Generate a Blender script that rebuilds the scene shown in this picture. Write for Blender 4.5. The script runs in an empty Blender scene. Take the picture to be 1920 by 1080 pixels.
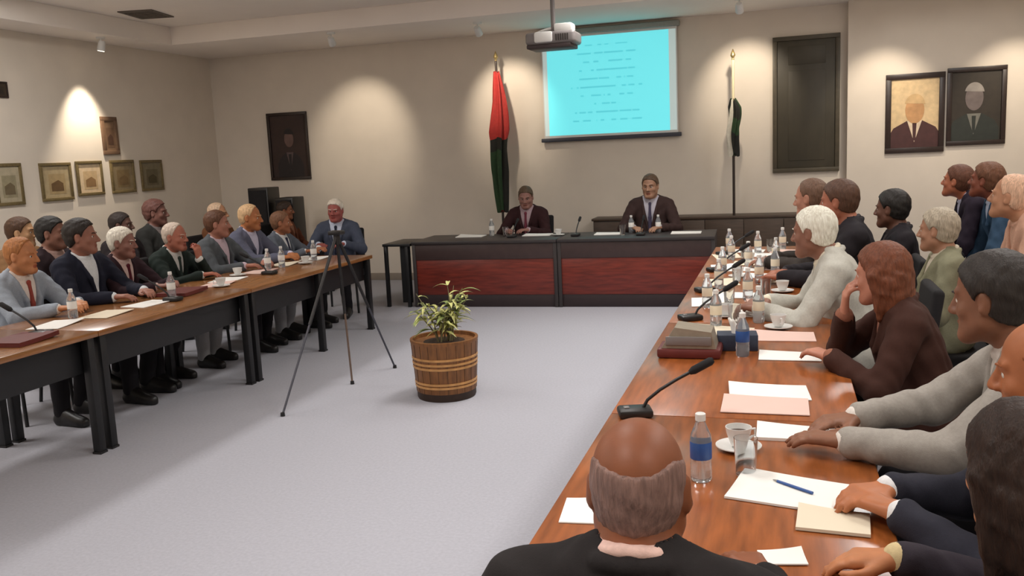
import bpy, bmesh, math, random
import numpy as np
from mathutils import Matrix, Vector
random.seed(7)
C = bpy.context.scene.collection
PI = math.pi
R = math.radians

# ------------------------------------------------------------------ materials
def lin(c):
    return tuple(((v / 255 / 12.92) if v / 255 <= .04045 else ((v / 255 + .055) / 1.055) ** 2.4) for v in c)

MATS = {}
def mat(name, col, rough=.6, metal=0, spec=.5, noise=0, nscale=40, bump=0, bscale=200, sss=0, emit=0, trans=0, alpha=1, coat=0, stretch=None):
    if name in MATS: return MATS[name]
    m = bpy.data.materials.new(name); m.use_nodes = True
    nt = m.node_tree; b = nt.nodes['Principled BSDF']
    c = lin(col)
    b.inputs['Base Color'].default_value = (*c, 1)
    b.inputs['Roughness'].default_value = rough
    b.inputs['Metallic'].default_value = metal
    b.inputs['Specular IOR Level'].default_value = spec
    if sss:
        b.inputs['Subsurface Weight'].default_value = sss
        b.inputs['Subsurface Radius'].default_value = (.012, .005, .003)
        b.inputs['Subsurface Scale'].default_value = .6
    if emit:
        b.inputs['Emission Color'].default_value = (*c, 1); b.inputs['Emission Strength'].default_value = emit
    if trans: b.inputs['Transmission Weight'].default_value = trans
    if coat: b.inputs['Coat Weight'].default_value = coat; b.inputs['Coat Roughness'].default_value = .16
    tc = None
    def coords():
        t = nt.nodes.new('ShaderNodeTexCoord')
        if stretch:
            mp = nt.nodes.new('ShaderNodeMapping'); mp.inputs['Scale'].default_value = stretch
            nt.links.new(t.outputs['Object'], mp.inputs['Vector']); return mp.outputs['Vector']
        return t.outputs['Object']
    if noise or bump: tc = coords()
    if noise:
        n = nt.nodes.new('ShaderNodeTexNoise'); n.inputs['Scale'].default_value = nscale; n.inputs['Detail'].default_value = 4
        nt.links.new(tc, n.inputs['Vector'])
        r = nt.nodes.new('ShaderNodeValToRGB')
        r.color_ramp.elements[0].position = .3; r.color_ramp.elements[1].position = .7
        r.color_ramp.elements[0].color = (*[max(0, v * (1 - noise)) for v in c], 1)
        r.color_ramp.elements[1].color = (*[min(1, v * (1 + noise)) for v in c], 1)
        nt.links.new(n.outputs['Fac'], r.inputs['Fac']); nt.links.new(r.outputs['Color'], b.inputs['Base Color'])
    if bump:
        n = nt.nodes.new('ShaderNodeTexNoise'); n.inputs['Scale'].default_value = bscale; n.inputs['Detail'].default_value = 3
        nt.links.new(tc, n.inputs['Vector'])
        u = nt.nodes.new('ShaderNodeBump'); u.inputs['Strength'].default_value = bump; u.inputs['Distance'].default_value = .004
        nt.links.new(n.outputs['Fac'], u.inputs['Height']); nt.links.new(u.outputs['Normal'], b.inputs['Normal'])
    MATS[name] = m
    return m

M_wall = mat('wall_paint', (224, 213, 198), .85, noise=.03, nscale=3, bump=.05, bscale=300)
M_ceil = mat('ceiling_paint', (248, 239, 229), .9, noise=.02, nscale=2)
M_floor = mat('lavender_carpet', (168, 168, 176), .95, noise=.06, nscale=60, bump=.4, bscale=400)
M_trim = mat('skirting_paint', (150, 138, 124), .6, noise=.03, nscale=6)
M_wood = mat('orange_wood', (148, 82, 38), .28, noise=.28, nscale=9, coat=.25, stretch=(5, .6, 5))
M_woodL = mat('honey_wood', (140, 92, 50), .25, noise=.22, nscale=9, coat=.3, stretch=(5, .6, 5))
M_edge = mat('dark_wood_edge', (92, 60, 34), .4, noise=.2, nscale=8, stretch=(4, .6, 4))
M_panel = mat('mahogany_panel', (112, 40, 28), .38, noise=.35, nscale=7, coat=.15, stretch=(.7, 4, 6))
M_dgrey = mat('charcoal_laminate', (52, 46, 46), .45, noise=.06, nscale=20)
M_black = mat('black_metal', (22, 22, 24), .45, noise=.1, nscale=30)
M_blackp = mat('black_plastic', (28, 26, 26), .4, noise=.08, nscale=30)
M_seat = mat('black_upholstery', (24, 22, 24), .9, noise=.2, nscale=50, bump=.3, bscale=350)
M_brownseat = mat('brown_leather', (72, 52, 40), .5, noise=.2, nscale=25, bump=.2)
M_white = mat('white_paper', (238, 236, 230), .8, noise=.02, nscale=8)
M_cream = mat('cream_paper', (226, 214, 190), .8, noise=.02, nscale=8)
M_pink = mat('pale_pink_paper', (222, 190, 178), .8, noise=.02, nscale=8)
M_wplastic = mat('white_plastic', (225, 224, 220), .35, noise=.02, nscale=10)
M_gplastic = mat('grey_plastic', (120, 114, 112), .4, noise=.05, nscale=10)
M_chrome = mat('brushed_steel', (180, 178, 172), .3, metal=1, noise=.05, nscale=30)
M_glass = mat('clear_glass', (245, 248, 250), .03, trans=1)
M_pet = mat('clear_bottle_plastic', (232, 240, 246), .08, trans=.85)
M_blue = mat('blue_label', (44, 84, 150), .4, noise=.1, nscale=30)
M_navycap = mat('blue_cap', (40, 70, 130), .4, noise=.05, nscale=30)
M_maroon = mat('maroon_cover', (96, 34, 30), .5, noise=.1, nscale=20)
M_darkframe = mat('dark_frame_wood', (44, 30, 24), .4, noise=.2, nscale=30)
M_olive = mat('olive_gilt_frame', (112, 96, 62), .45, noise=.2, nscale=40)
M_board = mat('dark_olive_board', (62, 56, 42), .55, noise=.16, nscale=3, stretch=(3, 1, .8))
M_boardf = mat('board_frame', (74, 66, 50), .5, noise=.15, nscale=14)
M_pot = mat('pot_wood', (128, 82, 40), .5, noise=.3, nscale=14, stretch=(3, 3, .5))
M_potband = mat('pot_hoop', (190, 140, 84), .4, noise=.2, nscale=20)
M_potdark = mat('pot_dark_foot', (50, 32, 20), .6, noise=.2, nscale=20)
M_soil = mat('potting_soil', (60, 44, 32), .95, noise=.4, nscale=50, bump=.6, bscale=80)
M_leaf = mat('leaf_green', (192, 192, 122), .5, noise=.25, nscale=30)
M_leaf2 = mat('leaf_dark', (132, 146, 84), .5, noise=.25, nscale=30)
M_stem = mat('plant_stem', (122, 116, 84), .6, noise=.2, nscale=30)
M_fred = mat('flag_red', (168, 44, 38), .8, noise=.12, nscale=30)
M_fgreen = mat('flag_green', (40, 66, 36), .8, noise=.15, nscale=30)
M_fblack = mat('flag_black', (30, 30, 24), .8, noise=.15, nscale=30)
M_fwhite = mat('flag_white', (214, 208, 190), .8, noise=.08, nscale=30)
M_gold = mat('brass', (214, 188, 130), .3, metal=.8, noise=.08, nscale=20)
M_polelit = mat('spotlit_pole', (228, 214, 176), .4, noise=.05, nscale=20)  # spotlight on the upper pole, put into its colour
M_poledark = mat('dark_pole_wood', (48, 36, 30), .4, noise=.2, nscale=20)
M_screen = mat('projected_cyan', (112, 224, 232), .9, emit=.72)
M_screentxt = mat('projected_text', (84, 190, 202), .9, emit=.72)
M_screenedge = mat('projected_white_margin', (206, 224, 222), .9, emit=.35)
M_lens = mat('lens_glass', (20, 24, 34), .05, coat=1)
M_lampglow = mat('lamp_glow', (255, 236, 208), .5, emit=6)
M_vent = mat('vent_grey', (96, 86, 76), .6, noise=.1, nscale=40)
M_ventd = mat('vent_dark', (50, 44, 40), .8, noise=.1, nscale=40)
M_lumi = mat('luminaire_diffuser', (250, 248, 244), .6, emit=1.2)
M_eyew = mat('eye_white', (226, 220, 210), .2, noise=.02)
M_iris = mat('eye_iris', (40, 26, 18), .15, noise=.1)
M_lips = mat('lips', (160, 88, 72), .5, noise=.1, nscale=60)

# ------------------------------------------------------------------ mesh helpers
def finish(name, bm, mats, parent=None, smooth=True, angle=None):
    me = bpy.data.meshes.new(name)
    bmesh.ops.recalc_face_normals(bm, faces=bm.faces)
    bm.to_mesh(me); bm.free()
    return link(name, me, mats, parent, smooth, angle)

def link(name, me, mats, parent=None, smooth=True, angle=R(40)):
    if not isinstance(mats, (list, tuple)): mats = [mats]
    if not me.materials:
        for m in mats: me.materials.append(m)
    if smooth and len(me.polygons):
        me.polygons.foreach_set('use_smooth', [True] * len(me.polygons))
        if angle:
            try: me.set_sharp_from_angle(angle=angle)
            except Exception: pass
    o = bpy.data.objects.new(name, me); C.objects.link(o)
    if parent: o.parent = parent
    return o

def obj(name, bm, mats, parent=None, angle=R(40)): return finish(name, bm, mats, parent, True, angle)
def struct(name, bm, mats, parent=None):
    o = obj(name, bm, mats, parent); o['kind'] = 'structure'; return o
def tag(o, label, cat, group=None):
    o['label'] = label; o['category'] = cat
    if group: o['group'] = group
    return o
def thing(name, label, cat, loc=(0, 0, 0), rz=0, group=None):
    o = bpy.data.objects.new(name, None); C.objects.link(o); o.empty_display_size = .1
    o.location = loc; o.rotation_euler = (0, 0, rz)
    return tag(o, label, cat, group)
def dup(root, loc, rz, label, group=None):
    r = root.copy(); C.objects.link(r); r.location = loc; r.rotation_euler = (0, 0, rz); r['label'] = label
    if group: r['group'] = group
    for ch in list(root.children):
        c = ch.copy(); C.objects.link(c); c.parent = r
        for g in list(ch.children):
            d = g.copy(); C.objects.link(d); d.parent = c
    return r

def BM(): return bmesh.new()
def box(bm, x0, x1, y0, y1, z0, z1, bev=0, mi=0, seg=2):
    r = bmesh.ops.create_cube(bm, size=1)
    vs = r['verts']
    for v in vs: v.co = Vector((x0 + (v.co.x + .5) * (x1 - x0), y0 + (v.co.y + .5) * (y1 - y0), z0 + (v.co.z + .5) * (z1 - z0)))
    fs = set(f for v in vs for f in v.link_faces)
    for f in fs: f.material_index = mi
    if bev:
        es = list(set(e for v in vs for e in v.link_edges))
        bmesh.ops.bevel(bm, geom=es, offset=bev, segments=seg, affect='EDGES', profile=.5, material=-1)
    return bm
def ring(bm, c, ax, r, n):
    ax = Vector(ax).normalized()
    u = ax.orthogonal().normalized(); w = ax.cross(u)
    return [bm.verts.new(Vector(c) + (u * math.cos(2 * PI * i / n) + w * math.sin(2 * PI * i / n)) * r) for i in range(n)]
def tube(bm, pts, rads, n=10, mi=0, cap=True):
    pts = [Vector(p) for p in pts]
    if not isinstance(rads, (list, tuple)): rads = [rads] * len(pts)
    rings = []; u = None
    for i, p in enumerate(pts):
        a = (pts[min(i + 1, len(pts) - 1)] - pts[max(i - 1, 0)]).normalized()
        if u is None: u = a.orthogonal().normalized()
        else:
            u = (u - a * u.dot(a)); u = u.normalized() if u.length > 1e-6 else a.orthogonal().normalized()
        w = a.cross(u)
        rings.append([bm.verts.new(p + (u * math.cos(2 * PI * k / n) + w * math.sin(2 * PI * k / n)) * rads[i]) for k in range(n)])
    for a, b in zip(rings, rings[1:]):
        for k in range(n):
            f = bm.faces.new((a[k], a[(k + 1) % n], b[(k + 1) % n], b[k])); f.material_index = mi
    if cap:
        bm.faces.new(list(reversed(rings[0]))).material_index = mi; bm.faces.new(rings[-1]).material_index = mi
    return bm
def lathe(bm, prof, n=28, mi=0, c=(0, 0, 0), mis=None):
    rings = []
    for r, z in prof:
        if r < 1e-5: rings.append([bm.verts.new((c[0], c[1], c[2] + z))])
        else: rings.append([bm.verts.new((c[0] + r * math.cos(2 * PI * i / n), c[1] + r * math.sin(2 * PI * i / n), c[2] + z)) for i in range(n)])
    for j, (a, b) in enumerate(zip(rings, rings[1:])):
        m = mis[j] if mis else mi
        for k in range(n):
            q = [a[k % len(a)], a[(k + 1) % len(a)], b[(k + 1) % len(b)], b[k % len(b)]]
            q2 = []
            for v in q:
                if v not in q2: q2.append(v)
            if len(q2) > 2: bm.faces.new(q2).material_index = m
    return bm
def poly(bm, pts, mi=0):
    f = bm.faces.new([bm.verts.new(p) for p in pts]); f.material_index = mi; return f
def prism(bm, pts2, y0, y1, mi=0):
    a = [bm.verts.new((x, y0, z)) for x, z in pts2]; b = [bm.verts.new((x, y1, z)) for x, z in pts2]
    n = len(a)
    fs = [bm.faces.new(a), bm.faces.new(list(reversed(b)))] + [bm.faces.new((a[i], b[i], b[(i + 1) % n], a[(i + 1) % n])) for i in range(n)]
    for f in fs: f.material_index = mi

# ------------------------------------------------------------------ the room
XL, XR, YB, YN = -7.95, 3.3, 11.35, -1.6
ZS, ZC = 3.24, 3.46
struct('floor', box(BM(), XL - .2, XR + .2, YN - .2, YB + .2, -.1, 0), M_floor)
struct('wall_back', box(BM(), XL, XR, YB, YB + .2, 0, ZC + .2), M_wall)
struct('wall_left', box(BM(), XL - .2, XL, YN, YB + .2, 0, ZC + .2), M_wall)
struct('wall_right', box(BM(), XR, XR + .2, YN, YB + .2, 0, ZC + .2), M_wall)
struct('wall_near', box(BM(), XL - .2, XR + .2, YN - .2, YN, 0, ZC + .2), M_wall)
struct('wall_pilaster', box(BM(), .72, XR, YB - .17, YB, 0, ZC, .004), M_wall)
struct('ceiling', box(BM(), XL - .2, XR + .2, YN - .2, YB + .2, ZC, ZC + .12), M_ceil)
struct('trim_1', box(BM(), XL, XR, 9.82, YB, ZS, ZC, .006), M_ceil)          # dropped soffit along the back wall
struct('trim_2', box(BM(), XL, -7.4, YN, 9.82, ZS, ZC, .006), M_ceil)        # dropped soffit along the left wall
struct('baseboard_back', box(BM(), XL, .72, YB - .016, YB, 0, .1, .004), M_trim)
struct('baseboard_left', box(BM(), XL, XL + .016, YN, YB - .016, 0, .1, .004), M_trim)
struct('baseboard_pilaster', box(BM(), .72, XR, YB - .186, YB - .17, 0, .1, .004), M_trim)

# ceiling fixtures
v = thing('ceiling_vent', 'small grey slatted air vent in the ceiling at the upper left', 'vent', (-6.98, 8.86, ZC), .2)
obj('vent_frame', box(box(box(box(BM(), -.2, .2, -.27, -.23, -.012, 0), -.2, .2, .23, .27, -.012, 0), -.2, -.17, -.23, .23, -.012, 0), .17, .2, -.23, .23, -.012, 0), M_vent, v)
for i in range(6): obj('slat', box(BM(), -.17, .17, -.22 + i * .078, -.18 + i * .078, -.01, -.002), M_vent, v)
obj('backing', box(BM(), -.17, .17, -.23, .23, -.002, 0), M_ventd, v)

def spot_fixture(loc, aim, label):
    t = thing('wall_spotlight', label, 'spotlight', loc, 0, 'ceiling wall-washer spotlights')
    obj('mounting_plate', lathe(BM(), [(0, 0), (.05, 0), (.05, -.02), (0, -.02)], 16), M_wplastic, t)
    obj('stem', tube(BM(), [(0, 0, -.015), (0, 0, -.07)], .009, 8), M_wplastic, t)
    d = (Vector(aim) - Vector(loc)).normalized(); c = Vector((0, 0, -.1))
    obj('lamp_housing', tube(BM(), [c - d * .06, c - d * .03, c + d * .05, c + d * .055], [.03, .04, .045, .045], 16), M_wplastic, t)
    obj('bulb', tube(BM(), [c + d * .055, c + d * .06], .036, 16), M_lampglow, t)
    return Vector(loc) + c + d * .09
SPOTS = [((-7.58, 8.78, ZS), (XL, 8.76, 1.7), 'white ceiling spotlight lighting the left wall above the row of frames', 130),
         ((-5.25, 10.0, ZS), (-5.55, YB, 2.0), 'white ceiling spotlight lighting the back wall right of the dark portrait', 62),
         ((-3.45, 10.25, ZS), (-3.4, YB, 2.3), 'white ceiling spotlight lighting the wall behind the red and green flag', 62),
         ((-.45, 10.25, ZS), (-.42, YB, 2.3), 'white ceiling spotlight lighting the wall behind the right flag pole', 62),
         ((1.15, 10.1, ZS), (1.1, 11.18, 1.9), 'white ceiling spotlight lighting the two portraits on the right', 66),
         ((2.5, 10.1, ZS), (2.45, 11.18, 1.9), 'added white ceiling spotlight nearest the right side wall', 62)]  # last washer is an unseen extra, added to even out the wall light
SPOT_LIGHTS = [(spot_fixture(a, b_, l), b_, p) for a, b_, l, p in SPOTS]

# ------------------------------------------------------------------ wall pictures
def frame_bm(w, h, fw, dep):
    b = BM()
    box(b, -w / 2, w / 2, -dep, 0, 0, fw, .004); box(b, -w / 2, w / 2, -dep, 0, h - fw, h, .004)
    box(b, -w / 2, -w / 2 + fw, -dep, 0, fw, h - fw, .004); box(b, w / 2 - fw, w / 2, -dep, 0, fw, h - fw, .004)
    return b
def ell_pts(cx, cz, rx, rz, n=24, a0=0, a1=2 * PI):
    return [(cx + rx * math.cos(a0 + (a1 - a0) * i / n), cz + rz * math.sin(a0 + (a1 - a0) * i / n)) for i in range(n)]
def layer(b, pts, k, mi): poly(b, [(x, -.012 - .0012 * k, z) for x, z in pts], mi)
def portrait_bm(w, h, cx=.0, head=1.0, hz=.62):
    b = BM(); w2 = w / 2
    layer(b, [(-w2, 0), (w2, 0), (w2, h), (-w2, h)], 0, 0)
    s = w * .43 * head
    layer(b, [(cx - s, 0), (cx + s, 0), (cx + s, h * .22), (cx + s * .8, h * .33), (cx + s * .3, h * .42), (cx - s * .3, h * .42), (cx - s * .8, h * .33), (cx - s, h * .22)], 1, 1)
    layer(b, [(cx, h * .14), (cx + s * .28, h * .42), (cx - s * .28, h * .42)], 2, 2)
    layer(b, [(cx - .012 * w / .5, h * .16), (cx + .012 * w / .5, h * .16), (cx + .02 * w / .5, h * .39), (cx - .02 * w / .5, h * .39)], 3, 1)
    layer(b, ell_pts(cx, h * hz, w * .155 * head, h * .155 * head), 3, 3)
    layer(b, ell_pts(cx, h * (hz + .05), w * .17 * head, h * .14 * head, 24, .15, PI - .15), 4, 4)
    return b
def picture(name, label, loc, rz, w, h, fw, fm, cb, cm, dep=.035):
    t = thing(name, label, 'picture', loc, rz)
    obj('frame', frame_bm(w, h, fw, dep), fm, t)
    o = obj('canvas', cb, cm, t, None); o.location = (0, 0, 0)
    return t
def cm(n, *cols): return [mat('%s_%d' % (n, i), c, .6, noise=.15, nscale=14) for i, c in enumerate(cols)]
picture('framed_portrait', 'dark framed portrait on the back wall left of the flags', (-6.75, YB, 1.46), 0, .64, .95, .04, M_darkframe, portrait_bm(.6, .93, .01, .8),
        cm('port_a', (54, 36, 30), (34, 26, 26), (96, 78, 76), (110, 84, 76), (30, 22, 20)))
picture('framed_portrait', 'portrait of a man in a dark jacket on a pale background, right wall', (1.44, YB - .17, 1.49), 0, .62, .89, .06, M_darkframe, portrait_bm(.56, .86, 0, 1.15, .56),
        cm('port_b', (218, 190, 146), (74, 42, 40), (226, 204, 176), (196, 148, 100), (206, 172, 124)))
picture('framed_portrait', 'dark portrait of a grey figure beside the pale portrait, right wall', (2.07, YB - .17, 1.55), 0, .6, .86, .05, M_darkframe, portrait_bm(.54, .83, -.02, 1.1, .63),
        cm('port_c', (52, 44, 34), (44, 48, 42), (120, 118, 108), (112, 100, 96), (150, 142, 134)))
def art_bm(w, h):
    b = BM(); w2 = w / 2
    layer(b, [(-w2, 0), (w2, 0), (w2, h), (-w2, h)], 0, 0)
    layer(b, [(-w * .28, h * .2), (w * .3, h * .2), (w * .3, h * .78), (-w * .28, h * .78)], 1, 1)
    layer(b, [(-w * .2, h * .28), (w * .22, h * .28), (w * .22, h * .5), (w * .05, h * .6), (-w * .2, h * .5)], 2, 2)
    return b
lw = [(7.58, 1.38, .36, .45, 'leftmost framed print low on the left wall, cut by the picture edge', ((176, 164, 138), (150, 140, 112), (110, 96, 72))),
      (8.24, 1.39, .46, .43, 'framed print with a brown building, second from the left on the left wall', ((170, 152, 118), (160, 138, 100), (98, 74, 46))),
      (8.76, 1.42, .42, .41, 'brightest framed print under the wall spotlight on the left wall', ((214, 190, 156), (196, 168, 128), (140, 108, 72))),
      (9.32, 1.42, .42, .41, 'olive brown framed print, second from the right on the left wall', ((128, 112, 84), (118, 98, 66), (106, 84, 54))),
      (9.86, 1.42, .42, .4, 'rightmost olive framed print on the left wall beside the corner', ((124, 114, 90), (104, 94, 70), (74, 64, 40)))]
for i, (y, z, w, h, l, cs) in enumerate(lw):
    picture('framed_print', l, (XL, y, z), PI / 2, w, h, .035, M_olive, art_bm(w - .04, h - .04), cm('print_%s' % 'abcde'[i], *cs), .025)
picture('framed_picture', 'small dark brown framed picture hanging above the row of prints', (XL, 9.17, 1.9), PI / 2, .27, .46, .05, mat('brown_frame', (112, 86, 66), .5, noise=.1), art_bm(.22, .42), cm('print_f', (120, 94, 72), (104, 78, 58), (74, 50, 36)), .025)
picture('framed_picture', 'small dark picture high on the left wall at the picture edge', (XL, 7.62, 2.52), PI / 2, .2, .17, .02, M_darkframe, art_bm(.18, .15), cm('print_g', (60, 48, 34), (50, 40, 28), (40, 30, 20)), .02)

t = thing('wall_board', 'tall dark olive panelled board at the right end of the back wall', 'board', (.265, YB, 1.31))
obj('board_frame', frame_bm(.76, 1.6, .05, .05), M_boardf, t)
b = BM(); box(b, -.33, .33, -.03, 0, .05, 1.55, .003); box(b, -.2, .22, -.036, -.03, .14, 1.2, .003); box(b, -.2, .22, -.036, -.03, 1.27, 1.48, .003)
obj('board_panel', b, M_board, t)

# projection screen
t = thing('projection_screen', 'white projection screen showing a bright cyan slide on the back wall', 'screen', (-2.1, YB, 1.84))
obj('case', box(BM(), -.9, .9, -.1, -.005, 1.3, 1.37, .02), mat('screen_case', (150, 150, 142), .5, noise=.05), t)
obj('screen_fabric', box(BM(), -.86, .86, -.055, -.05, .02, 1.3), M_wplastic, t)
def slide_material():
    m = bpy.data.materials.new('projected_slide'); m.use_nodes = True; nt = m.node_tree; bs = nt.nodes['Principled BSDF']; N = nt.nodes.new; L = nt.links.new
    def mth(op, a, b=None):
        n = N('ShaderNodeMath'); n.operation = op
        for i, v in enumerate((a, b)):
            if v is None: continue
            if isinstance(v, (int, float)): n.inputs[i].default_value = v
            else: L(v, n.inputs[i])
        return n.outputs[0]
    tc = N('ShaderNodeTexCoord'); sp = N('ShaderNodeSeparateXYZ'); L(tc.outputs['Object'], sp.inputs[0])
    zz = mth('MULTIPLY', sp.outputs['Z'], 9.6); row = mth('FLOOR', zz); fr = mth('FRACT', zz)
    inrow = mth('LESS_THAN', fr, .2)
    cb = N('ShaderNodeCombineXYZ'); L(mth('MULTIPLY', sp.outputs['X'], 13.0), cb.inputs[0]); L(mth('MULTIPLY', row, 7.31), cb.inputs[1])
    nz = N('ShaderNodeTexNoise'); nz.inputs['Scale'].default_value = 1.0; nz.inputs['Detail'].default_value = 1; L(cb.outputs[0], nz.inputs['Vector'])
    word = mth('GREATER_THAN', nz.outputs['Fac'], .44)
    wn = N('ShaderNodeTexWhiteNoise'); wn.noise_dimensions = '1D'; L(row, wn.inputs['W'])
    half = mth('ADD', mth('MULTIPLY', wn.outputs['Value'], .32), .16)
    inx = mth('LESS_THAN', mth('ABSOLUTE', mth('SUBTRACT', sp.outputs['X'], -.03)), half)
    inz = mth('MULTIPLY', mth('GREATER_THAN', sp.outputs['Z'], .2), mth('LESS_THAN', sp.outputs['Z'], 1.16))
    fac = mth('MULTIPLY', mth('MULTIPLY', inrow, word), mth('MULTIPLY', inx, inz))
    mx = N('ShaderNodeMix'); mx.data_type = 'RGBA'; L(fac, mx.inputs['Factor']); mx.inputs['A'].default_value = (*lin((112, 224, 232)), 1); mx.inputs['B'].default_value = (*lin((92, 200, 212)), 1)
    L(mx.outputs['Result'], bs.inputs['Emission Color']); L(mx.outputs['Result'], bs.inputs['Base Color']); bs.inputs['Emission Strength'].default_value = .72; bs.inputs['Roughness'].default_value = .9
    return m
o = obj('projected_slide', box(BM(), -.79, .76, -.0575, -.0555, .05, 1.27), slide_material(), t); o['label'] = 'cyan projected slide with faint lines of text'
b = BM(); box(b, -.845, -.79, -.0575, -.0555, .05, 1.27); box(b, .76, .845, -.0575, -.0555, .05, 1.27)
o = obj('slide_margin', b, M_screenedge, t)
obj('bottom_bar', box(BM(), -.9, .9, -.075, -.035, -.03, .02, .008), mat('screen_bar', (58, 60, 70), .4, noise=.05), t)

# projector hanging from the ceiling
t = thing('ceiling_projector', 'white and dark ceiling projector hanging in front of the screen', 'projector', (-2.1, 8.5, 2.66))
obj('ceiling_plate', box(BM(), -.08, .08, -.08, .08, .78, .8, .004), M_wplastic, t)
obj('mount_pole', tube(BM(), [(0, 0, .15), (0, 0, .79)], .022, 14), M_gplastic, t)
b = BM(); box(b, -.24, .24, -.17, .17, .035, .15, .03, seg=3); obj('projector_body', b, M_gplastic, t)
obj('bottom_tray', box(BM(), -.23, .2, -.16, .16, 0, .04, .01), mat('projector_dark', (60, 48, 48), .5, noise=.05), t)
b = BM(); box(b, -.15, .03, -.185, -.12, .05, .15, .02); o = obj('side_highlight', b, M_wplastic, t); o['label'] = 'white patch standing in for a highlight'  # white block paints the highlight on the projector's side
b = BM(); tube(b, [(.13, .165, .09), (.13, .2, .09)], .045, 20); obj('lens', b, M_lens, t)
b = BM()
for i in range(6): box(b, .06 + i * .022, .072 + i * .022, -.175, -.168, .06, .12)
obj('air_grille', b, M_ventd, t)
b = BM()
for sx in (-1, 1): tube(b, [(0, 0, .2), (sx * .1, 0, .18), (sx * .2, 0, .15)], .014, 8)
box(b, .02, .2, -.08, .08, .15, .23, .02)  # white block on the bracket paints the upper highlight
obj('mount_bracket', b, M_wplastic, t)

# ------------------------------------------------------------------ flags
def flag(name, label, loc, zpole, zflag0, zflag1, rfun, mis, mats, pole_mat, pole_low, zsplit):
    t = thing(name, label, 'flag', loc)
    obj('flag_base', lathe(BM(), [(0, 0), (.17, 0), (.17, .02), (.1, .04), (.04, .09), (.03, .1), (0, .1)], 24), M_poledark, t)
    b = BM(); tube(b, [(0, 0, .08), (0, 0, zsplit)], .016, 12, 1); tube(b, [(0, 0, zsplit), (0, 0, zpole)], .016, 12, 0); obj('flag_pole', b, [pole_mat, pole_low], t)
    obj('finial', lathe(BM(), [(0, 0), (.018, .004), (.012, .02), (.03, .05), (.022, .08), (0, .13)], 14, c=(0, 0, zpole)), M_gold, t)
    b = BM(); n = 48; rows = []
    NZ = 34
    for j in range(NZ + 1):
        s = j / NZ; z = zflag1 + (zflag0 - zflag1) * s
        row = []
        for i in range(n):
            a = 2 * PI * i / n
            r = rfun(s) * (1 + .38 * math.sin(5 * a + 3 * s) + .14 * math.sin(9 * a - 5 * s + 1))
            row.append(b.verts.new((r * math.cos(a) + .014 * math.sin(s * 7), r * math.sin(a) * .8, z + .02 * math.sin(3 * a))))
        rows.append(row)
    for j in range(NZ):
        for i in range(n):
            f = b.faces.new((rows[j][i], rows[j][(i + 1) % n], rows[j + 1][(i + 1) % n], rows[j + 1][i])); f.material_index = mis(j / NZ, i / n)
    b.faces.new(rows[0]); b.faces.new(list(reversed(rows[-1])))
    obj('flag_cloth', b, mats, t, R(80))
    return t
def rf1(s): return float(np.interp(s, [0, .12, .3, .42, .48, .7, 1], [.03, .055, .085, .1, .085, .09, .055]))
def mi1(s, a):
    if s < .47: return 0 if not (.4 < s and .45 < a < .52) else 3
    if s < .53: return 2
    return 1 if (a > .58 and a < .82) else (2 if (.82 <= a or a < .1) else 1)
flag('furled_flag', 'furled red, green and black flag on a pole left of the screen', (-3.5, 11.05, 0), 2.86, .95, 2.72, rf1, mi1, [M_fred, M_fgreen, M_fblack, M_fwhite], M_poledark, M_poledark, 1)
def rf2(s): return float(np.interp(s, [0, .15, .6, 1], [.025, .055, .06, .045]))
def mi2(s, a): return 1 if .5 < a < .7 else (0 if s > .35 and s < .6 or a < .2 else 2)
t2 = flag('furled_flag', 'narrow furled dark green and white flag on a pole with a painted spotlit top, right of the screen', (-.56, 11.0, 0), 2.66, 1.55, 2.2, rf2, mi2, [M_fgreen, M_fwhite, M_fblack], M_polelit, M_poledark, 1.6)

# ------------------------------------------------------------------ tables
def desk(name, label, loc, rz, L, W, top_m, group=None, legs_y=None, front=1, panel=True):
    """table running along local Y, L long, W wide (local X); the open floor is on the +X*front side"""
    t = thing(name, label, 'table', loc, rz, group)
    b = BM(); box(b, -W / 2, W / 2, 0, L - .004, .715, .75, .004)
    obj('tabletop', b, top_m, t)
    b = BM(); x1 = front * (W / 2 - .1)
    box(b, x1 - .01, x1 + .01, .05, L - .05, .5, .715)          # hanging board on the open-floor side
    box(b, min(x1, -x1), max(x1, -x1), .04, .06, .66, .715); box(b, min(x1, -x1), max(x1, -x1), L - .06, L - .04, .66, .715)
    box(b, -x1 - .01, -x1 + .01, .05, L - .05, .67, .715)
    obj('apron', b, M_black, t)
    for y in (legs_y or (.05, L - .05)):
        for x in (-W / 2 + .045, W / 2 - .045):
            obj('leg', box(BM(), x - .026, x + .026, y - .026, y + .026, .012, .715, .003), M_black, t)
    b = BM()
    for x in (-W / 2 + .045, W / 2 - .045):
        for y in (legs_y or (.05, L - .05)): box(b, x - .03, x + .03, y - .03, y + .03, 0, .014)
    obj('foot_cap', b, M_blackp, t)
    return t
LX = -3.93 - .41
for y0, L, l in [(2.64, 1.62, 'wood topped table at the near end of the left row, cut by the picture edge'),
                 (4.26, 1.62, 'wood topped table in the middle of the left row, black leg at its near corner'),
                 (5.88, 2.14, 'wood topped table at the far end of the left row, nearest the head table')]:
    desk('meeting_table', l, (LX, y0, 0), 0, L, .82, M_woodL, 'tables of the left row', (.05, L - .05) if L < 2 else (.05, 1.1, L - .05))
RXc = -.59 + .425
for y0, L, l in [(1.78, 1.26, 'orange wood table at the near end of the right row, before the bald man'),
                 (3.04, 1.69, 'orange wood table second from the camera in the right row, microphone on its near edge'),
                 (4.73, 1.7, 'orange wood table third from the camera in the right row'),
                 (6.43, 1.9, 'orange wood table at the far end of the right row')]:
    desk('meeting_table', l, (RXc, y0, 0), 0, L, .85, M_wood, 'tables of the right row', None, -1)

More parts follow.
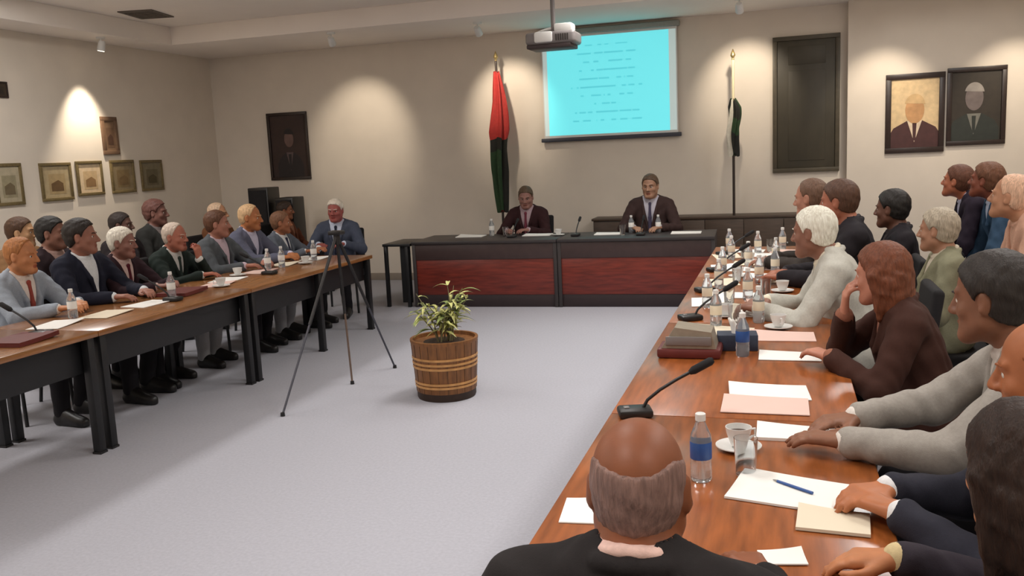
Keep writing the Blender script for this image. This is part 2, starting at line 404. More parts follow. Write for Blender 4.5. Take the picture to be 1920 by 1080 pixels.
def head_desk(label, loc, rz, L):
    t = thing('head_table', label, 'table', loc, rz, 'head table desks')
    obj('tabletop', box(BM(), 0, L - .006, 0, .78, .715, .75, .005), M_dgrey, t)
    obj('fascia', box(BM(), .01, L - .016, .02, .05, .54, .715, .004), mat('dark_fascia', (64, 48, 46), .45, noise=.1, nscale=12), t)
    o = obj('modesty_panel', box(BM(), .03, L - .035, .03, .055, .14, .54, .004), M_panel, t); o['label'] = 'red-brown wood front panel'
    obj('plinth', box(BM(), .02, L - .026, .035, .7, 0, .14, .004), mat('dark_plinth', (44, 32, 34), .5, noise=.1, nscale=12), t)
    for x in (.0, L - .046): obj('end_panel', box(BM(), x, x + .04, .015, .74, 0, .715, .004), M_dgrey, t)
    return t
ang = R(2.2)
hx, hy = -4.02, 9.2
head_desk('left head table desk with a red-brown front panel behind the plant', (hx, hy, 0), ang, 1.68)
head_desk('right head table desk with a red-brown front panel', (hx + 1.68 * math.cos(ang), hy + 1.68 * math.sin(ang), 0), ang, 1.68)
t = thing('side_table', 'narrow black side table at the left end of the head table', 'table', (-4.38, 9.2, 0))
obj('tabletop', box(BM(), 0, .34, 0, .6, .70, .73, .004), M_black, t)
for x in (.03, .29):
    for y in (.03, .55): obj('leg', box(BM(), x - .02, x + .02, y - .02, y + .02, 0, .7, .003), M_black, t)
obj('front_panel', box(BM(), .2, .32, .04, .06, .05, .7), M_black, t)

# ------------------------------------------------------------------ chairs
def make_chair(name, label, m, group):
    t = thing(name, label, 'chair', (0, 0, 0), 0, group)
    obj('seat', box(BM(), -.23, .23, -.24, .22, .385, .45, .025, seg=3), m, t)
    b = BM(); box(b, -.22, .22, -.03, .03, 0, .42, .025, seg=3)
    bmesh.ops.rotate(b, verts=b.verts, cent=(0, 0, 0), matrix=Matrix.Rotation(R(8), 3, 'X'))
    bmesh.ops.translate(b, verts=b.verts, vec=(0, -.27, .5))
    obj('backrest', b, m, t)
    for sx in (-1, 1):
        obj('leg', tube(BM(), [(sx * .2, .19, .4), (sx * .215, .215, 0)], .013, 10), M_black, t)
        obj('leg', tube(BM(), [(sx * .2, -.31, .7), (sx * .2, -.25, .42), (sx * .215, -.3, 0)], .013, 10), M_black, t)
    b = BM()
    for sx in (-1, 1): tube(b, [(sx * .2, -.25, .385), (sx * .2, .19, .385)], .011, 8)
    tube(b, [(-.2, .19, .385), (.2, .19, .385)], .011, 8)
    obj('seat_frame', b, M_black, t)
    return t
chair_proto = None
def chair(x, y, rz, label, group):
    global chair_proto
    if chair_proto is None:
        chair_proto = make_chair('meeting_chair', label, M_seat, group); chair_proto.location = (x, y, 0); chair_proto.rotation_euler = (0, 0, rz); return chair_proto
    return dup(chair_proto, (x, y, 0), rz, label, group)

# ------------------------------------------------------------------ sculpting: signed distances on a grid, surfaced with surface nets
class Sculpt:
    def __init__(s, lo, hi, h):
        s.lo = np.array(lo, np.float32); s.h = h
        s.n = np.ceil((np.array(hi) - s.lo) / h).astype(int) + 1
        s.D = np.full(s.n, 1.0, np.float32)
        s.ax = [s.lo[i] + h * np.arange(s.n[i], dtype=np.float32) for i in range(3)]
    def _sl(s, lo, hi, pad):
        a = np.clip(np.floor((np.array(lo) - pad - s.lo) / s.h).astype(int), 0, s.n); b = np.clip(np.ceil((np.array(hi) + pad - s.lo) / s.h).astype(int) + 1, 0, s.n)
        return tuple(slice(int(i), int(j)) for i, j in zip(a, b))
    def apply(s, fn, lo, hi, k=.02, op='u'):
        sl = s._sl(lo, hi, k + 3 * s.h)
        if any(q.stop <= q.start for q in sl): return
        x = s.ax[0][sl[0]][:, None, None]; y = s.ax[1][sl[1]][None, :, None]; z = s.ax[2][sl[2]][None, None, :]
        d = fn(x, y, z); D = s.D[sl]
        if op == 'u':
            h = np.maximum(k - np.abs(D - d), 0) / k; s.D[sl] = np.minimum(D, d) - h * h * k * .25
        else:
            d = -d; h = np.maximum(k - np.abs(D - d), 0) / k; s.D[sl] = np.maximum(D, d) + h * h * k * .25
    def cap(s, a, b, ra, rb, k=.02, op='u'):
        a = np.array(a, np.float32); b = np.array(b, np.float32); ab = b - a; L = float(ab @ ab) + 1e-9
        def fn(x, y, z):
            px, py, pz = x - a[0], y - a[1], z - a[2]
            t = np.clip((px * ab[0] + py * ab[1] + pz * ab[2]) / L, 0, 1)
            return np.sqrt((px - t * ab[0]) ** 2 + (py - t * ab[1]) ** 2 + (pz - t * ab[2]) ** 2) - (ra + (rb - ra) * t)
        r = max(ra, rb); s.apply(fn, np.minimum(a, b) - r, np.maximum(a, b) + r, k, op)
    def ell(s, c, r, M=None, k=.02, op='u'):
        c = np.array(c, np.float32); r = np.array(r, np.float32); M = np.eye(3) if M is None else M
        def fn(x, y, z):
            px, py, pz = x - c[0], y - c[1], z - c[2]
            q = [(px * M[0, i] + py * M[1, i] + pz * M[2, i]) for i in range(3)]
            k0 = np.sqrt(sum((q[i] / r[i]) ** 2 for i in range(3))); k1 = np.sqrt(sum((q[i] / r[i] ** 2) ** 2 for i in range(3)))
            return k0 * (k0 - 1) / np.maximum(k1, 1e-6)
        m = float(r.max()); s.apply(fn, c - m, c + m, k, op)
    def mesh(s, name, keep=None):
        D = s.D
        D[0], D[-1], D[:, 0], D[:, -1], D[:, :, 0], D[:, :, -1] = (1,) * 6
        I = D < 0
        c = np.zeros(np.array(I.shape) - 1, np.uint8); S = [slice(None, -1), slice(1, None)]
        for i in (0, 1):
            for j in (0, 1):
                for k in (0, 1): c += I[S[i], S[j], S[k]]
        idx = np.argwhere((c > 0) & (c < 8))
        if len(idx) == 0: return bpy.data.meshes.new(name)
        ids = np.full(c.shape, -1, np.int32); ids[tuple(idx.T)] = np.arange(len(idx))
        co = np.array([(i, j, k) for i in (0, 1) for j in (0, 1) for k in (0, 1)])
        V = np.stack([D[tuple((idx + o).T)] for o in co], 1)
        acc = np.zeros((len(idx), 3)); cnt = np.zeros(len(idx))
        for a in range(8):
            for b in range(a + 1, 8):
                if np.abs(co[a] - co[b]).sum() != 1: continue
                va, vb = V[:, a], V[:, b]; m = (va < 0) != (vb < 0)
                t = np.where(m, va / np.where(m, va - vb, 1), 0)
                acc += m[:, None] * (co[a] + t[:, None] * (co[b] - co[a])); cnt += m
        P = s.lo + s.h * (idx + acc / cnt[:, None])
        F = []
        for ax in range(3):
            u, w = (ax + 1) % 3, (ax + 2) % 3
            A = np.take(I, range(0, I.shape[ax] - 1), ax); B = np.take(I, range(1, I.shape[ax]), ax)
            e = np.argwhere(A != B); e = e[(e[:, u] > 0) & (e[:, w] > 0)]
            du = np.eye(3, dtype=int)[u]; dw = np.eye(3, dtype=int)[w]
            q = np.stack([ids[tuple((e - o).T)] for o in (du + dw, dw, 0 * du, du)], 1)
            ins = A[tuple(e.T)]
            q[~ins] = q[~ins][:, ::-1]
            F.append(q[(q >= 0).all(1)])
        F = np.concatenate(F).astype(np.int32)
        me = bpy.data.meshes.new(name)
        me.vertices.add(len(P)); me.vertices.foreach_set('co', P.astype(np.float32).ravel())
        me.loops.add(F.size); me.loops.foreach_set('vertex_index', F.ravel())
        me.polygons.add(len(F)); me.polygons.foreach_set('loop_start', np.arange(0, F.size, 4, dtype=np.int32))
        me.polygons.foreach_set('use_smooth', np.ones(len(F), bool))
        me.update(calc_edges=True); me.validate()
        me['n'] = len(F)
        return me

def rx(a): c, s_ = math.cos(a), math.sin(a); return np.array([[1, 0, 0], [0, c, -s_], [0, s_, c]])
def ry(a): c, s_ = math.cos(a), math.sin(a); return np.array([[c, 0, s_], [0, 1, 0], [-s_, 0, c]])
def rz_(a): c, s_ = math.cos(a), math.sin(a); return np.array([[c, -s_, 0], [s_, c, 0], [0, 0, 1]])
def nrm(v): v = np.array(v, float); return v / (np.linalg.norm(v) + 1e-9)

def head_prims(S, HC, HR, o=0):
    T = lambda p: HC + HR @ np.array(p, float)
    S.ell(T((0, -.012, .033)), (.077 + o, .098 + o, .086 + o), HR, .02)
    S.ell(T((0, .026, -.045)), (.060 + o, .066 + o, .074 + o), HR, .035)
    S.ell(T((0, .0, -.02)), (.068 + o, .075 + o, .075 + o), HR, .03)
    S.cap(T((-.018, .072, -.1)), T((.018, .072, -.1)), .018, .018, .03)
    for s in (-1, 1):
        S.cap(T((s * .052, .005, -.062)), T((s * .02, .07, -.1)), .022, .016, .03)
        S.ell(T((s * .042, .058, -.028)), (.024, .02, .02), HR, .02)
        S.cap(T((s * .046, .072, .024)), T((s * .014, .084, .02)), .009, .010, .015)
    S.cap(T((0, .09, .012)), T((0, .113, -.03)), .0085, .0125, .012)
    for s in (-1, 1):
        S.ell(T((s * .0135, .1, -.034)), (.0095, .012, .009), HR, .008)
        S.ell(T((s * .031, .098, .0)), (.017, .0155, .010), HR, .012, 's')
        S.cap(T((s * .041, .0775, .0085)), T((s * .021, .0805, .0095)), .0042, .0042, .006)
        # ear
        E = HR @ rz_(s * R(-22)) @ rx(R(8))
        S.ell(T((s * .081, -.012, -.008)), (.009, .021, .033), E, .010)
        S.ell(T((s * .093, .0, -.004)), (.008, .010, .016), E, .008, 's')
    S.ell(T((0, .088, -.061)), (.024, .011, .0062), HR, .006)
    S.ell(T((0, .086, -.072)), (.021, .011, .0068), HR, .006)
    S.cap(T((-.02, .101, -.0662)), T((.02, .101, -.0662)), .0018, .0018, .004, 's')

def build_pose(spec):
    """returns part meshes of a dressed figure that faces +Y, seat centre at the origin, floor at z = 0"""
    h = spec.get('h', .0075); stand = spec.get('stand', False)
    P0 = np.array([0, 0, .93 if stand else .53]); TR = rz_(R(spec.get('twist', 0))) @ rx(-R(spec.get('lean', 5)))
    bl = spec.get('belly', 1.0); sw = spec.get('sw', 1.0)
    T = lambda p: P0 + TR @ np.array(p, float)
    HC = T((0, .02, .50)) + np.array([0, .0, 0]) + TR @ np.array([0, .015, .118]) * .6 + np.array([0, 0, .118]) * .4 + np.array(spec.get('head_off', (0, 0, 0)))
    HR = rz_(R(spec.get('yaw', 0))) @ rx(-R(spec.get('pitch', 5))) @ ry(R(spec.get('tilt', 0)))
    TH = lambda p: HC + HR @ np.array(p, float)
    arms = []
    for s, w, pole in ((-1, spec['wl'], spec.get('pl', (-.7, -.2, -.8))), (1, spec['wr'], spec.get('pr', (.7, -.2, -.8)))):
        S0 = T((s * .178 * sw, -.005, .41)); W = np.array(w, float); l1, l2 = .285, .255
        d = W - S0; L = np.linalg.norm(d)
        if L > (l1 + l2) * .985: W = S0 + d / L * (l1 + l2) * .985; d = W - S0; L = np.linalg.norm(d)
        a = (l1 * l1 - l2 * l2 + L * L) / (2 * L); hh = math.sqrt(max(l1 * l1 - a * a, 1e-6))
        pl = np.array(pole, float); pl = nrm(pl - nrm(d) * (pl @ nrm(d)))
        arms.append((s, S0, S0 + nrm(d) * a + pl * hh, W))
    if stand: legs = [(s, np.array((s * .095, 0, .92)), np.array((s * .105, .03, .50)), np.array((s * .11, 0, .09)), np.array((s * .14, .15, .035))) for s in (-1, 1)]
    else: legs = [(s, np.array((s * .10, .04, .525)), np.array((s * .13, .44, .52)), np.array((s * .13, .40 + .04 * s, .09)), np.array((s * .15, .56 + .04 * s, .035))) for s in (-1, 1)]
    pts = np.array([q for a in arms for q in a[1:]] + [q for l in legs for q in l[1:]] + [HC, P0])
    def grid(p, m): return Sculpt(p.min(0) - m, p.max(0) + m, h)

    def torso(S, o, arms_o=None, end=1.0, neck=False):
        S.ell(T((0, .0, .29)), (.158 + o, .108 + o, .185 + o), TR, .05)
        S.cap(T((-.125 * sw, -.012, .41)), T((.125 * sw, -.012, .41)), .058 + o, .058 + o, .05)
        S.ell(T((0, .012, .12)), (.148 * (1 + (bl - 1) * .6) + o, .118 * bl + o, .16 + o), TR, .05)
        S.ell(T((0, -.01, 0)), (.165 + o, .122 + o, .105 + o), TR, .05)
        for s in (-1, 1): S.cap(T((s * .115, -.018, .435)), T((s * .03, -.012, .495)), .042 + o * .6, .042 + o * .3, .04)
        if arms_o is not None:
            for s, A, E, W in arms:
                S.cap(A, E, .054 + arms_o, .043 + arms_o, .03)
                S.cap(E, E + (W - E) * end, .043 + arms_o, (.043 + (.029 - .043) * end) + arms_o, .02)
    out = {'HC': HC, 'HR': HR}

    # --- the body: one continuous surface
    S = grid(pts, .17)
    torso(S, 0, 0)
    S.cap(T((0, -.012, .44)), TH((0, -.02, -.05)), .058, .054, .03)
    head_prims(S, HC, HR)
    for s, A, B, Cc, D in legs:
        S.cap(A, B, .082, .056, .04); S.cap(B, Cc, .052, .036, .02); S.cap(Cc, D, .034, .03, .02)
    for (s, A, E, W), hs in zip(arms, (spec.get('hl', {}), spec.get('hr', {}))):
        f = nrm(hs['dir']) if 'dir' in hs else nrm((W - E) * np.array([1, 1, .25]))
        pn = np.array(hs.get('palm', (0, 0, -1)), float); pn = nrm(pn - f * (pn @ f))
        sd = np.cross(f, pn) * s
        curl = hs.get('curl', 22)
        for i, (o_, L) in enumerate(((.028, .070), (.010, .080), (-.010, .074), (-.027, .060))):
            k0 = W + f * (.092 - .004 * abs(i - 1)) + sd * o_
            S.cap(W + sd * o_ * .55 + f * .01, k0, .0155, .0125, .012)
            p = k0; ang_ = R(curl * .6 + i * 3); d = f
            for ph, (fr, rr) in enumerate(((.46, .0088), (.30, .0078), (.24, .007))):
                d = f * math.cos(ang_) + pn * math.sin(ang_)
                q = p + d * L * fr; S.cap(p, q, rr + .0006, rr, .006 if ph else .009); p = q; ang_ += R(curl)
        t0 = W + f * .02 + sd * .022; t1 = W + f * .055 + sd * .05 + pn * .008; t2 = t1 + f * .036 + sd * .006 + pn * .006; t3 = t2 + nrm(f - sd * .25) * .024
        S.cap(t0, t1, .0155, .012, .012); S.cap(t1, t2, .0105, .0095, .006); S.cap(t2, t3, .0095, .008, .006)
    me = S.mesh('body')
    nf = len(me.polygons); cen = np.zeros(nf * 3, np.float32); me.polygons.foreach_get('center', cen)
    hl = (cen.reshape(-1, 3) - HC) @ HR
    lip = (np.abs(hl[:, 0]) < .023) & (hl[:, 1] > .082) & (hl[:, 2] < -.056) & (hl[:, 2] > -.078)
    me.polygons.foreach_set('material_index', lip.astype(np.int32))
    out['body'] = me

    # --- jacket with an open V and lapels
    tp = np.array([q for a in arms for q in a[1:]] + [T((0, 0, .55)), T((0, 0, -.1))])
    S = Sculpt(np.minimum(tp.min(0), P0 - .22) - .1, np.maximum(tp.max(0), P0 + .22) + .1, h)
    torso(S, .02, .014, .93)
    for s, A, B, _, _ in legs:
        if not stand: S.cap(A, A + (B - A) * .3, .108, .095, .05)
        else: S.cap(A, A + (B - A) * .15, .11, .105, .05)
    x, y, z = S.ax[0][:, None, None], S.ax[1][None, :, None], S.ax[2][None, None, :]
    S.D += .0030 * np.sin(46 * x + 17 * z + 2 * np.sin(21 * y)) * np.sin(39 * z + 23 * y + 11 * x) + .0016 * np.sin(83 * y - 51 * z + 3 * np.sin(30 * x))
    if spec.get('open', True):
        def vee(x, y, z):
            px, py, pz = x - P0[0], y - P0[1], z - P0[2]
            q = [(px * TR[0, i] + py * TR[1, i] + pz * TR[2, i]) for i in range(3)]
            return np.maximum(np.maximum(np.abs(q[0]) - np.clip((q[2] - .17) * .25, 0, .085), .0 - q[1]), np.maximum(.17 - q[2], q[1] - .175))
        S.apply(vee, T((0, 0, .3)) - .3, T((0, 0, .3)) + .3, .004, 's')
        for s in (-1, 1):
            S.cap(T((s * .078, .07, .44)), T((s * .056, .128, .33)), .010, .016, .008)
            S.cap(T((s * .056, .128, .33)), T((s * .016, .142 * max(1, bl * .97), .17)), .016, .008, .008)
    for s in (-1, 1):
        S.cap(T((s * .08, .06, .45)), T((s * .084, -.02, .488)), .011, .016, .01); S.cap(T((s * .084, -.02, .484)), T((s * .05, -.066, .488)), .015, .015, .01); S.cap(T((s * .05, -.066, .488)), T((0, -.08, .49)), .015, .015, .01)
    S.cap(T((0, -.008, .49)), T((0, .02, .62)), .062, .062, .006, 's')
    out['jacket'] = S.mesh('jacket')

    # --- shirt: chest, collar and cuffs
    S = Sculpt(np.minimum(tp.min(0), P0 - .2) - .08, np.maximum(tp.max(0), P0 + .2) + .08, h)
    torso(S, .009)
    S.cap(T((0, -.008, .43)), T((0, -.004, .482)), .064, .062, .01)
    for i in range(14):
        a0, a1 = 2 * PI * i / 14, 2 * PI * (i + 1) / 14
        f_ = lambda a: T((.066 * math.cos(a), -.004 + .066 * math.sin(a), .487 - .024 * math.sin(a)))
        S.cap(f_(a0), f_(a1), .0115, .0115, .006)
    out['shirt'] = S.mesh('shirt')
    out['cuffs'] = []
    for s, A, E, W in arms:
        d = W - E; p0, p1 = E + d * .88, E + d * .985
        S = Sculpt(np.minimum(p0, p1) - .06, np.maximum(p0, p1) + .06, .005); S.cap(p0, p1, .038, .037, .004); out['cuffs'].append(S.mesh('shirt_cuff'))

    # --- tie
    S = Sculpt(T((0, .12, .3)) - .24, T((0, .12, .3)) + .24, .005)
    fr = .119
    S.ell(T((0, .085, .44)), (.017, .014, .018), TR, .008)
    S.cap(T((0, .09, .42)), T((0, fr + .002, .30)), .013, .017, .01); S.cap(T((0, fr + .002, .30)), T((0, .135 * max(1, bl * .98), .16)), .017, .022, .01)
    out['tie'] = S.mesh('tie')

    # --- trousers and shoes
    lp = np.array([q for l in legs for q in l[1:]] + [P0])
    S = grid(lp, .16)
    S.ell(T((0, -.01, 0)), (.172, .128, .11), TR, .04)
    for s, A, B, Cc, D in legs:
        S.cap(A, B, .094, .07, .05); S.cap(B, B + (Cc - B) * .99, .066, .054, .02)
    x, y, z = S.ax[0][:, None, None], S.ax[1][None, :, None], S.ax[2][None, None, :]
    S.D += .003 * np.sin(40 * x + 30 * z) * np.sin(35 * y + 22 * z)
    out['trousers'] = S.mesh('trousers')
    out['shoes'] = []
    for s, A, B, Cc, D in legs:
        S = Sculpt(np.minimum(Cc, D) - .1, np.maximum(Cc, D) + .1, .008)
        b0 = Cc * [1, 1, 0] + [0, -.02, .042]; d0 = D * [1, 1, 0] + [0, .03, .034]
        S.cap(b0, d0, .042, .032, .02); S.cap(Cc, D, .0405, .036, .02); S.cap(b0, Cc + [0, 0, .0], .043, .041, .02)
        S.cap(b0 - [0, 0, .03], d0 - [0, 0, .022], .034, .03, .01)
        S.D = np.maximum(S.D, (.002 - S.ax[2])[None, None, :] * np.ones_like(S.D)).astype(np.float32)
        out['shoes'].append(S.mesh('shoe'))
    return out

# --- hair, brows, glasses in the head's own frame
def hair_mesh(style):
    h = .005
    S = Sculpt((-.16, -.19, -.36), (.16, .17, .19), h)
    th = {'short': .009, 'receding': .006, 'ring': .0025, 'full': .012, 'bob': .014, 'crop': .005, 'wave': .014}[style]
    I3 = np.eye(3); z3 = np.zeros(3)
    S.ell((0, -.014, .034), (.077 + th, .098 + th, .086 + th), I3, .02)
    S.ell((0, -.02, -.02), (.070 + th, .075 + th, .07 + th), I3, .03)
    x, y, z = S.ax[0][:, None, None], S.ax[1][None, :, None], S.ax[2][None, None, :]
    one = np.ones_like(S.D)
    if style == 'bob':
        S.ell((0, -.055, -.09), (.085, .06, .13), I3, .05)
        for s in (-1, 1): S.cap((s * .078, -.01, .0), (s * .074, -.005, -.17), .028, .018, .03)
        zl = np.interp(S.ax[1], [-.2, -.012, .004, .02, .05, .075, .1], [-.4, -.4, -.06, .015, .06, .078, .092])
    elif style == 'ring':
        zl = np.interp(S.ax[1], [-.12, -.07, -.03, .0, .015, .03, .04], [-.085, -.075, -.05, -.012, .02, .04, .3])
    elif style == 'receding':
        zl = np.interp(S.ax[1], [-.12, -.06, -.03, .0, .02, .035, .05, .06], [-.085, -.075, -.05, -.012, .02, .06, .11, .3])
    else:
        zl = np.interp(S.ax[1], [-.12, -.06, -.03, .0, .02, .035, .06, .085], [-.085, -.075, -.05, -.018, .005, .04, .07, .088])
    cut = (zl[None, :, None] - z) * .75
    D = np.maximum(S.D, cut * one)
    if style == 'ring': D = np.maximum(D, ((z - np.interp(S.ax[1], [-.12, -.06, .0, .04], [.045, .062, .05, .045])[None, :, None]) * .8) * one)
    if style != 'bob':
        for s in (-1, 1):   # clear the ears
            d = np.sqrt(((x - s * .085) / 1.4) ** 2 + (y + .008) ** 2 + ((z + .008) / 1.25) ** 2) - .024
            D = np.maximum(D, -d)
    amp = {'full': .0028, 'bob': .0025, 'wave': .0035}.get(style, .0015)
    D = D + amp * np.sin(70 * x + 25 * y + 3 * np.sin(40 * z)) * np.sin(60 * y - 30 * z + 2) + .0016 * np.sin(260 * x + 90 * y) * np.sin(230 * y + 60 * z)
    # stay outside the skull only slightly
    S.D = D.astype(np.float32)
    return S.mesh('hair')
HAIR = {}
def hair(style):
    if style not in HAIR: HAIR[style] = hair_mesh(style)
    return HAIR[style]
def brow_mesh():
    b = BM()
    tube(b, [(-.018, .0015, -.002), (-.009, .001, .001), (.002, -.003, .003), (.013, -.0095, .003), (.02, -.0165, .0)], [.002, .0034, .0034, .003, .0015], 8)
    me = bpy.data.meshes.new('eyebrow'); b.to_mesh(me); b.free(); return me
BROW = brow_mesh()
def eye_mesh():
    b = BM(); bmesh.ops.create_uvsphere(b, u_segments=20, v_segments=14, radius=.0122)
    for f in b.faces:
        c = f.calc_center_median().normalized(); f.material_index = 1 if c.y > .83 else 0; f.smooth = True
    me = bpy.data.meshes.new('eye'); b.to_mesh(me); b.free(); return me
EYE = eye_mesh()
def moustache_mesh():
    S = Sculpt((-.05, .07, -.08), (.05, .13, -.03), .003)
    for s in (-1, 1): S.cap((s * .004, .104, -.049), (s * .026, .091, -.058), .0062, .0045, .005)
    x, y, z = S.ax[0][:, None, None], S.ax[1][None, :, None], S.ax[2][None, None, :]
    S.D += .0008 * np.sin(700 * x + 100 * z)
    return S.mesh('moustache')
MOU = moustache_mesh()
def glasses_mesh():
    b = BM()
    for s in (-1, 1):
        c = [(s * .032 + .021 * math.cos(a), .104, -.002 + .016 * math.sin(a)) for a in [2 * PI * i / 18 for i in range(19)]]
        tube(b, c, .0015, 6, cap=False)
        tube(b, [(s * .053, .103, .002), (s * .077, .06, .006), (s * .084, -.005, .006), (s * .083, -.02, -.008)], .0017, 6)
    tube(b, [(-.011, .105, .002), (0, .108, .004), (.011, .105, .002)], .0015, 6)
    me = bpy.data.meshes.new('eyeglasses'); b.to_mesh(me); b.free(); return me
GLS = glasses_mesh()

POSES = {}
def pose(key):
    if key not in POSES: POSES[key] = build_pose(SPECS[key])
    return POSES[key]
def om(o, mats):
    for i, m in enumerate(mats):
        o.material_slots[i].link = 'OBJECT'; o.material_slots[i].material = m
def pchild(name, me, mats, t, M=None):
    if len(me.materials) == 0:
        for m in mats: me.materials.append(m)
    o = bpy.data.objects.new(name, me); C.objects.link(o); o.parent = t
    om(o, mats)
    if M is not None: o.matrix_local = M
    return o
def hmat(p, off=(0, 0, 0), sx=1):
    HC, HR = p['HC'], p['HR']
    M = Matrix([list(HR[i]) + [float((HC + HR @ np.array(off, float))[i])] for i in range(3)] + [[0, 0, 0, 1]])
    return M
def cloth(c): return mat('cloth_%02x%02x%02x' % c, c, .85, spec=.25, noise=.07, nscale=110, bump=.2, bscale=420)
def skin(c):
    c = tuple(int(v * .93) for v in c)
    return mat('skin_%02x%02x%02x' % c, c, .5, spec=.4, noise=.09, nscale=22, sss=.12, bump=.04, bscale=260)
def hairm(c): return mat('hair_%02x%02x%02x' % c, c, .55, spec=.4, noise=.3, nscale=60, bump=.8, bscale=130, stretch=(2.2, 2.2, .35))
TOPS = {}
def person(key, x, y, rz, top, label, jc, hs='short', hc=(40, 30, 26), sk=(190, 130, 98), shirt=(222, 222, 222), tie=None, trou=(24, 22, 26), glasses=False, mou=False, seat=True, group=None, cgroup=None, clabel=None):
    p = pose(key)
    ztop = float(p['HC'][2]) + .118
    s = top / ztop if top else 1
    wz = round(.80 / s / .012) * .012          # keep the hands of taller and shorter people on the table top
    if abs(wz - .80) > .008 and any(abs(SPECS[key][w][2] - .80) < 1e-6 for w in ('wl', 'wr')):
        k2 = '%s at %.3f' % (key, wz)
        if k2 not in SPECS:
            SPECS[k2] = dict(SPECS[key])
            for w in ('wl', 'wr'):
                if abs(SPECS[key][w][2] - .80) < 1e-6: SPECS[k2][w] = (*SPECS[key][w][:2], wz)
        p = pose(k2)
    hx_, hy_ = float(p['HC'][0]) * s, float(p['HC'][1]) * s
    x, y = x - (hx_ * math.cos(rz) - hy_ * math.sin(rz)), y - (hx_ * math.sin(rz) + hy_ * math.cos(rz))
    t = thing('person', label, 'person', (x, y, 0), rz, group)
    t.scale = (s, s, s)
    lips = mat('lips_%02x%02x%02x' % sk, tuple(int(v * f) for v, f in zip(sk, (.8, .62, .6))), .45, noise=.08, nscale=60)
    pchild('body', p['body'], [skin(sk), lips], t)
    pchild('jacket', p['jacket'], [cloth(jc)], t)
    pchild('shirt', p['shirt'], [cloth(shirt)], t)
    for cm_ in p['cuffs']: pchild('shirt_cuff', cm_, [cloth(shirt)], t)
    if tie: pchild('tie', p['tie'], [cloth(tie)], t)
    pchild('trousers', p['trousers'], [cloth(trou)], t)
    for sm in p['shoes']: pchild('shoe', sm, [M_blackp], t)
    pchild('hair', hair(hs), [hairm(hc)], t, hmat(p))
    for sx in (-1, 1):
        pchild('eye', EYE, [M_eyew, M_iris], t, hmat(p, (sx * .031, .0728, .0)))
        pchild('eyebrow', BROW, [hairm(hc)], t, hmat(p, (sx * .031, .0935, .0215)) @ Matrix.Diagonal((sx, 1, 1, 1)))
    if mou: pchild('moustache', MOU, [hairm(hc)], t, hmat(p))
    if glasses: pchild('eyeglasses', GLS, [M_black], t, hmat(p))
    if seat: chair(x, y, rz, clabel, cgroup)
    return t

SPECS = {
 # left row (looks towards the head table, to the figure's own left)
 'lean_table': dict(lean=10, yaw=18, pitch=6, wl=(-.10, .46, .80), wr=(.13, .50, .80)),
 'upright': dict(lean=2, yaw=30, pitch=2, wl=(-.12, .42, .80), wr=(.16, .40, .80), belly=1.1),
 'chin_hand': dict(lean=14, yaw=8, pitch=4, wl=(-.04, .36, .92), wr=(.10, .47, .80), pl=(-.6, .3, -.9), hl=dict(dir=(.1, -.05, 1), palm=(0, -1, 0), curl=35)),
 'lap': dict(lean=-3, yaw=24, pitch=2, wl=(-.10, .26, .64), wr=(.10, .28, .64), belly=1.15),
 # right row (looks to its own right)
 'r_lean': dict(lean=12, yaw=-22, pitch=6, wl=(-.12, .46, .80), wr=(.10, .43, .80)),
 'r_far': dict(lean=22, yaw=-28, pitch=6, wl=(-.12, .50, .80), wr=(.10, .46, .80)),
 'r_ginger': dict(lean=12, yaw=-24, pitch=8, wl=(-.02, .44, .80), wr=(.14, .45, .80), h=.0065),
 'r_chin': dict(lean=18, yaw=-32, pitch=8, wl=(-.14, .40, .80), wr=(.05, .34, .93), pr=(.7, .3, -.9), hr=dict(dir=(-.1, -.05, 1), palm=(0, -1, 0), curl=30)),
 'r_grey': dict(lean=22, twist=-8, yaw=-34, pitch=8, wl=(-.16, .62, .80), wr=(.06, .58, .80), belly=1.15, h=.0065, hl=dict(curl=14), hr=dict(curl=18)),
 'r_near': dict(lean=14, twist=-12, yaw=-64, pitch=8, wl=(.10, .30, .80), wr=(.30, .33, .80), h=.0065, hl=dict(dir=(.15, 1, -.12), curl=16), hr=dict(dir=(.1, 1, -.12), curl=20)),
 'r_second': dict(lean=4, yaw=-30, pitch=3, wl=(-.12, .30, .66), wr=(.12, .30, .66)),
 'bald': dict(lean=8, yaw=4, pitch=4, wl=(-.22, .42, .80), wr=(.20, .44, .80), belly=1.15, h=.006, sw=1.16, head_off=(0, 0, -.022)),
 'speaker': dict(lean=5, yaw=-6, pitch=6, wl=(-.14, .36, .80), wr=(.14, .36, .80), belly=1.1),
 'speaker_down': dict(lean=9, yaw=8, pitch=16, wl=(-.10, .40, .80), wr=(.15, .42, .80)),
 'standing': dict(stand=True, lean=24, yaw=-34, pitch=-6, wl=(-.22, .36, .78), wr=(.22, .34, .78)),
}
LG, LG2, RG, RG2 = 'men seated along the left table', 'people in the second row on the left', 'people seated along the right table', 'people in the second row on the right'
cl = dict(cgroup='chairs along the left table', clabel='black padded meeting chair under a person seated at the left row of tables')
cl2 = dict(cgroup='chairs of the left second row', clabel='black padded meeting chair under a person of the left second row')
cr = dict(cgroup='chairs along the right table', clabel='black padded meeting chair under a person seated at the right row of tables')
E_, W_ = -PI / 2, PI / 2
TANSK, REDSK, ORSK, PINKSK, DKSK = (196, 142, 104), (184, 116, 94), (206, 138, 92), (212, 160, 138), (150, 98, 72)
